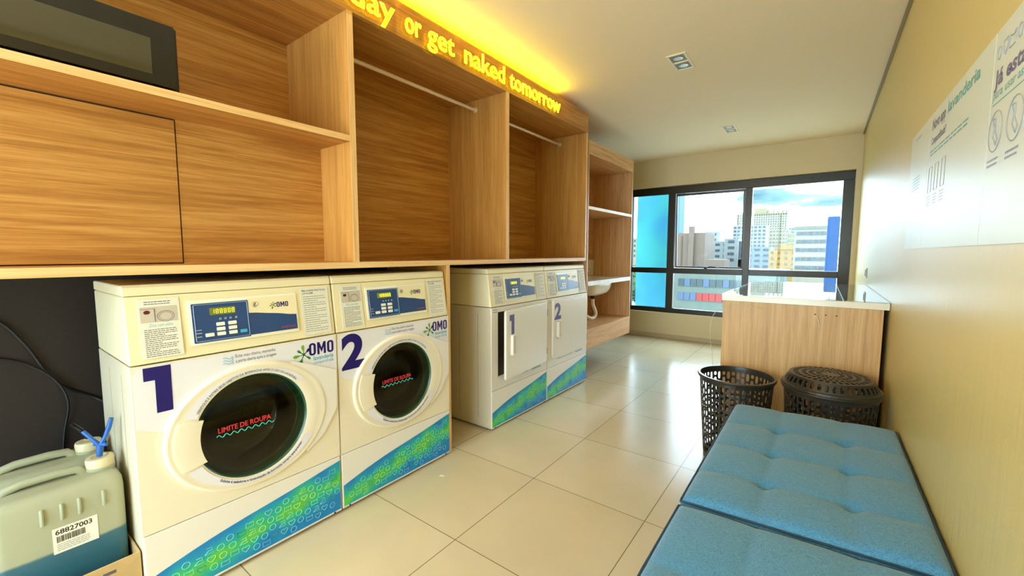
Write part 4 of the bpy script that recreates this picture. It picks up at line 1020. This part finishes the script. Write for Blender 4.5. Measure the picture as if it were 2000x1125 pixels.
for i in range(3): 
    a = 2.13-i*.10
    q = MB(); q.tube([rm(a+u_*.025, v_, .0022) for u_, v_ in ((-1, 1.49), (1, 1.49), (1, 1.40), (-1, 1.40))], .0008, 4, closed=True)
    lines(q, lambda u, v, d, a=a: (R_-.0008-d, a+.03-u, v), 0, .06, 1.35, 1.39, 4, .003, .0022)
    obj('poster_drawing', q, m_pk, p2)
p3 = poster(.86, 1.479, 'largest wall poster with circle drawings, nearest the camera')
q = MB(); rtext(q, 'Já está habilitado', 1.465, 1.560, .050, .50, .03); obj('poster_heading', q, m_pv, p3)
q = MB(); rtext(q, 'para usar as máquinas da lavanderia', 1.465, 1.532, .030, .55); q.prism([(.90, 1.518), (1.465, 1.518), (1.465, 1.5205), (.90, 1.5205)], rm, .0018, .0022); obj('poster_text', q, m_pt, p3)
for i, (c_) in enumerate((1.445, 1.405, 1.362, 1.32, 1.28, 1.24)):
    q = MB()
    if i % 3 == 1: q.tube([rm(c_-.016*math.sin(k)**3, 1.635+.016*(1.05*math.cos(k)-.4*math.cos(2*k)-.15*math.cos(3*k)), .0022) for k in [2*PI*j/18 for j in range(18)]], .0012, 4, closed=True)
    elif i % 3 == 0: q.tube([rm(c_+.012*math.cos(k), 1.632+.014*math.sin(k), .0022) for k in [2*PI*j/16 for j in range(16)]], .0012, 4, closed=True)
    else: q.tube([rm(c_+u_, 1.632+v_, .0022) for u_, v_ in ((.018, -.014), (-.018, -.014), (-.018, .014), (-.008, .008), (.008, .008), (.018, .014))], .0012, 4, closed=True)
    obj('poster_icon', q, m_pk, p3)
for c_ in (1.425, 1.305, 1.185, 1.065):
    q = MB()
    q.tube([rm(c_+.045*math.cos(k), 1.455+.045*math.sin(k), .0022) for k in [2*PI*j/24 for j in range(24)]], .0013, 4, closed=True)
    q.tube([rm(c_+u_, 1.455+v_, .0022) for u_, v_ in ((.02, .03), (.005, .01), (.012, -.01), (-.01, -.032), (-.02, -.02), (-.002, .0), (.0, .03))], .0016, 4, closed=True)
    lines(q, lambda u, v, d, c_=c_: (R_-.0008-d, c_+.04-u, v), 0, .075, 1.375, 1.398, 2, .005, .0022)
    obj('poster_drawing', q, m_pk, p3)
ou = thing('wall_outlet', 'white wall outlet on the right wall above the glass counter top', 'outlet', (R_, 4.45, .98))
obj('cover_plate', MB().prism(rounded(4.405, 4.49, .982, 1.062, .006), rm, 0, .008), m_btn, ou, bevel=.002)
obj('socket_face', MB().prism(rounded(4.425, 4.470, .995, 1.050, .006), rm, .008, .012), m_socket, ou)

m_lampw = mat('white_lamp_frame', s(236, 228, 205), .5); m_lampd = mat('lamp_recess', s(150, 135, 105), .5)
def downlight(y0, y1, label):
    x0, x1 = .826, .950
    t = thing('ceiling_downlight', label, 'ceiling light', ((x0+x1)/2, (y0+y1)/2, H_-.03), 'recessed twin downlights')
    zf = H_-.006; ym = (y0+y1)/2; e_ = .016
    fr = MB().box(x0, x0+e_, y0, y1, zf, H_-.0005).box(x1-e_, x1, y0, y1, zf, H_-.0005).box(x0+e_, x1-e_, y0, y0+e_, zf, H_-.0005).box(x0+e_, x1-e_, y1-e_, y1, zf, H_-.0005).box(x0+e_, x1-e_, ym-e_/2, ym+e_/2, zf, H_-.0005)
    obj('lamp_frame', fr, m_lampw, t, bevel=.001)
    for a, b in ((y0+e_, ym-e_/2), (ym+e_/2, y1-e_)):
        cxx, cyy = (x0+x1)/2, (a+b)/2
        obj('lamp_recess', MB().box(x0+e_, x1-e_, a, b, H_-.0012, H_-.0006), m_lampd, t)
        obj('lamp_bulb', MB().lathe([(.030, 0), (.030, -.003), (.022, -.0045), (.014, -.0035), (0, -.0045)], (cxx, cyy, H_-.0012), 20), m_chrome, t, smooth=True)
    return t
downlight(2.862, 3.130, 'nearer twin-spot ceiling downlight, set into the ceiling by the neon sign')
downlight(4.722, 5.010, 'farther twin-spot ceiling downlight, close to the window')
cb = obj('paper_scrap', MB().add([(.140, 1.462, .0006), (.160, 1.470, .0006), (.172, 1.482, .0012), (.150, 1.476, .0035), (.155, 1.466, .0015)], [(0, 1, 4), (1, 2, 4), (2, 3, 4), (3, 0, 4), (0, 1, 2, 3)]), m_btn)
tag(recentre(cb), 'tiny white paper scrap on the floor tiles in front of washer 2', 'scrap')

for i_, q_ in enumerate(FILL_LAMPS):  # unseen lamp body added around the fill light
    gl_ = thing('added_fill_lamp', 'added fill lamp with a clear glass shade, unseen behind the camera', 'lamp', (q_[0], q_[1], 0))
    obj('base', MB().lathe([(.14, 0), (.14, .02), (.02, .03)], (q_[0], q_[1], 0), 28, cap0=True, cap1=True), m_metal, gl_)
    obj('pole', MB().lathe([(.01, .03), (.01, q_[2]-.12)], (q_[0], q_[1], 0), 12, cap1=True), m_metal, gl_)
    obj('lamp_shade', MB().lathe([(.11, -.11), (.15, .14)], q_[:3], 28), glass('lamp_clear_shade', (.97, .97, .95, 1), 1.3), gl_, smooth=True)

# ------------------------------------------------------------------ outside
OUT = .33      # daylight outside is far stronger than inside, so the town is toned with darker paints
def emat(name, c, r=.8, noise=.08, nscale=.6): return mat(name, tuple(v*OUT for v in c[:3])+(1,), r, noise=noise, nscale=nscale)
struct('ground', MB().box(-600, 600, 8, 1400, -31, -30), mat('town_ground', s(150, 148, 138)))
fin = obj('glass_fin', MB().box(WX(-.705), WX(-.165), 6.7, 6.73, -2, 5.2), m_fin)
tag(recentre(fin), 'tall cyan glass screen standing outside the left end of the window', 'screen')
def building(name, label, x0, x1, y, dep, zt, wallm, winm, nx, nz, zlow, ww=.6, wh=.5, group=None, extra=None, left_side=False, top_off=.35):
    t = thing(name, label, 'building', ((x0+x1)/2, y+dep/2, -30), group)
    obj('wall', MB().box(x0, x1, y, y+dep, -30, zt), wallm, t)
    if nx:
        cw = (x1-x0)/nx; chh = (zt-zlow)/nz; me = None
        for j in range(nz):
            for i in range(nx):
                px_ = x0+cw*(i+.5); pz = zt-chh*(j+.5+top_off*.2)
                if me is None:
                    mb_ = MB().box(px_-cw*ww/2, px_+cw*ww/2, y-.12, y-.02, pz-chh*wh/2, pz+chh*wh/2); first = obj('window', mb_, winm, t); me = (px_, pz)
                else:
                    c = first.copy(); COL.objects.link(c); c.parent = t; c.location = (px_-me[0], 0, pz-me[1])
    return t
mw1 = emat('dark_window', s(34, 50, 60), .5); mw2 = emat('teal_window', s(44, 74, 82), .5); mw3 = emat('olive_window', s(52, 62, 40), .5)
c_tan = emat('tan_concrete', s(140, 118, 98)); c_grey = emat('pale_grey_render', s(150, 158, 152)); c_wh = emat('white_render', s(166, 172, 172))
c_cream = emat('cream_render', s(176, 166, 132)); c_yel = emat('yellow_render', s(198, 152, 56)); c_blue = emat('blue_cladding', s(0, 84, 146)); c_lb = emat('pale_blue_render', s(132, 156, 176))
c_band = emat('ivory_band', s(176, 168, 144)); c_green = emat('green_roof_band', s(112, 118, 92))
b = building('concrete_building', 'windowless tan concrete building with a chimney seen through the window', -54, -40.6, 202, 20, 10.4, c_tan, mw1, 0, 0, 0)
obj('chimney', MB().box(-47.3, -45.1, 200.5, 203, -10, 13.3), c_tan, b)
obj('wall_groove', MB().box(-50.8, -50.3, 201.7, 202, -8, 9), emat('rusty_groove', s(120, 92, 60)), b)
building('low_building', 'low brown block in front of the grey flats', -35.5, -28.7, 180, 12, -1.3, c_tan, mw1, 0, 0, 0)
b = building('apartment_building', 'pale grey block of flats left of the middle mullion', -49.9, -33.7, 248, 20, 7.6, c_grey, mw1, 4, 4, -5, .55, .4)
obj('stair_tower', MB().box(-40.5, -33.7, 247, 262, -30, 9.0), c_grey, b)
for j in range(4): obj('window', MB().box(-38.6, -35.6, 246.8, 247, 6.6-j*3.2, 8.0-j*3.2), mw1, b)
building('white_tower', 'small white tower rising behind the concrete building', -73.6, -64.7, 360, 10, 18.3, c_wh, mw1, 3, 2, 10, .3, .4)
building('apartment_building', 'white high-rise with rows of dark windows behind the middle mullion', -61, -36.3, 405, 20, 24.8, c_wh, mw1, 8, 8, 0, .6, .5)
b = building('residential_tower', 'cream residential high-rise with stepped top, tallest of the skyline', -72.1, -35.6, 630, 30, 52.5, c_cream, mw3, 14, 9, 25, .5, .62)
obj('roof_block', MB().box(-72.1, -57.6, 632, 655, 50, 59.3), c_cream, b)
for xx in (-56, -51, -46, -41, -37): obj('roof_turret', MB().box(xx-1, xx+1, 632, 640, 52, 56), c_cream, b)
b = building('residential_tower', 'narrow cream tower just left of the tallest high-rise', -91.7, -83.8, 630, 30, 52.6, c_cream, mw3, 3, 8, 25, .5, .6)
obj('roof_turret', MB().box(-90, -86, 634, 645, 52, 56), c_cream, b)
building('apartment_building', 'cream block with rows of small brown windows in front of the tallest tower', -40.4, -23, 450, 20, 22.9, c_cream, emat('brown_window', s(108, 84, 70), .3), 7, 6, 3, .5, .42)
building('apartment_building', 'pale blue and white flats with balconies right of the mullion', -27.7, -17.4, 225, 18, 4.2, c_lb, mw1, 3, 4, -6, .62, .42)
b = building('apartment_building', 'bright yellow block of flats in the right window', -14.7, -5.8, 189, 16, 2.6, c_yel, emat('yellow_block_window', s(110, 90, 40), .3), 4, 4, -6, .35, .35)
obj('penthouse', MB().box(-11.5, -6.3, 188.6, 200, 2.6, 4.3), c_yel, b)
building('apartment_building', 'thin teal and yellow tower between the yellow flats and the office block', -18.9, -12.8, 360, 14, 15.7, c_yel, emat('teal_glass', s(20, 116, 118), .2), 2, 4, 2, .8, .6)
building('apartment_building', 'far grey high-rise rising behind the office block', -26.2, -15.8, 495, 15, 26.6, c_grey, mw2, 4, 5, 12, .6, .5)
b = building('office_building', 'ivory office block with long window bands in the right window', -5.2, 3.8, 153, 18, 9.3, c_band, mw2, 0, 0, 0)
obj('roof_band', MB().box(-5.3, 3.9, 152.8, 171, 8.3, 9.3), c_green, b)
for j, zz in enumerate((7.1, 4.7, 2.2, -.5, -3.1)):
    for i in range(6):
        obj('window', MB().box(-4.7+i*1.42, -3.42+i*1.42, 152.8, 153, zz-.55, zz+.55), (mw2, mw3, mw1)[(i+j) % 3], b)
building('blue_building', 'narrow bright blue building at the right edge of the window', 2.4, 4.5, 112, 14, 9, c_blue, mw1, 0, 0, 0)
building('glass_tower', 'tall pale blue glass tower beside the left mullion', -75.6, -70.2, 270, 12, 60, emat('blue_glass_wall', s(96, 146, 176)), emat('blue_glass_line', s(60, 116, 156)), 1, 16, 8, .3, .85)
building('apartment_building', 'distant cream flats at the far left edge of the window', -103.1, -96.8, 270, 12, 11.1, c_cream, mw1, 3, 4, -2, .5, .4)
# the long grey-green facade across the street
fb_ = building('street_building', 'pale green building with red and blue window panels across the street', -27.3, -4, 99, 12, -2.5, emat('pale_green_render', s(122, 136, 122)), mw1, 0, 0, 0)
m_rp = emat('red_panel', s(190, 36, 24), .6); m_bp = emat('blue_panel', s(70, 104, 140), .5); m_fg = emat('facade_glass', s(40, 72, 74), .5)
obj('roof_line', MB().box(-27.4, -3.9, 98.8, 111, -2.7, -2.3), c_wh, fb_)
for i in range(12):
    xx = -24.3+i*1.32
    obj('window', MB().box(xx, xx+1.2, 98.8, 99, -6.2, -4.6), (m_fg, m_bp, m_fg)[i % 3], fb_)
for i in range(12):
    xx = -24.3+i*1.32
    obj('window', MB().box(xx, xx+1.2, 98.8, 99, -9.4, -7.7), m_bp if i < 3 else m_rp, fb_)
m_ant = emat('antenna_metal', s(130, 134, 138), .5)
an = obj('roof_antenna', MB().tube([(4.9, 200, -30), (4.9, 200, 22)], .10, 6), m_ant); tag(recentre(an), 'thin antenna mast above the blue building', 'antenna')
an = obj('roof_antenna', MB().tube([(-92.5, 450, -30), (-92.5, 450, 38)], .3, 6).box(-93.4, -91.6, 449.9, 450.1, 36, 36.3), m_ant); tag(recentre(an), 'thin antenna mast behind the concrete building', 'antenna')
# trees low down at the left edge
m_fol = emat('tree_foliage', s(70, 110, 40), .8, noise=.3, nscale=2); m_trk = emat('tree_trunk', s(84, 66, 48), .9)
def tree(x, y, z, r, label):
    t = thing('street_tree', label, 'tree', (x, y, -30), 'street trees')
    cr_ = MB()
    for i in range(420):
        a = random.uniform(0, 2*PI); h = random.uniform(-1, 1); rr = math.sqrt(max(0, 1-h*h))*r*random.uniform(.7, 1.02)
        c = Vector((x+rr*math.cos(a), y+rr*math.sin(a), z+h*r*1.15)); s_ = r*.16
        u = Vector((random.uniform(-1, 1), random.uniform(-1, 1), random.uniform(-1, 1))).normalized(); v = u.orthogonal().normalized()
        cr_.add([c-u*s_, c+v*s_*.6, c+u*s_, c-v*s_*.6], [(0, 1, 2, 3)])
    cr_.lathe([(r*.2, -r), (r*.75, -r*.6), (r*.88, 0), (r*.7, r*.6), (0, r)], (x, y, z), 14)
    obj('crown', cr_, m_fol, t); obj('trunk', MB().tube([(x, y, -30), (x, y, z)], r*.1, 8), m_trk, t)
tree(-29.5, 90, -5.0, 3.4, 'green tree seen low through the left end of the window, nearer one')
tree(-39, 120, -8.0, 5.5, 'green tree seen low through the left end of the window, farther one')

for o in bpy.data.objects:
    if '_o' in o.keys(): del o['_o']
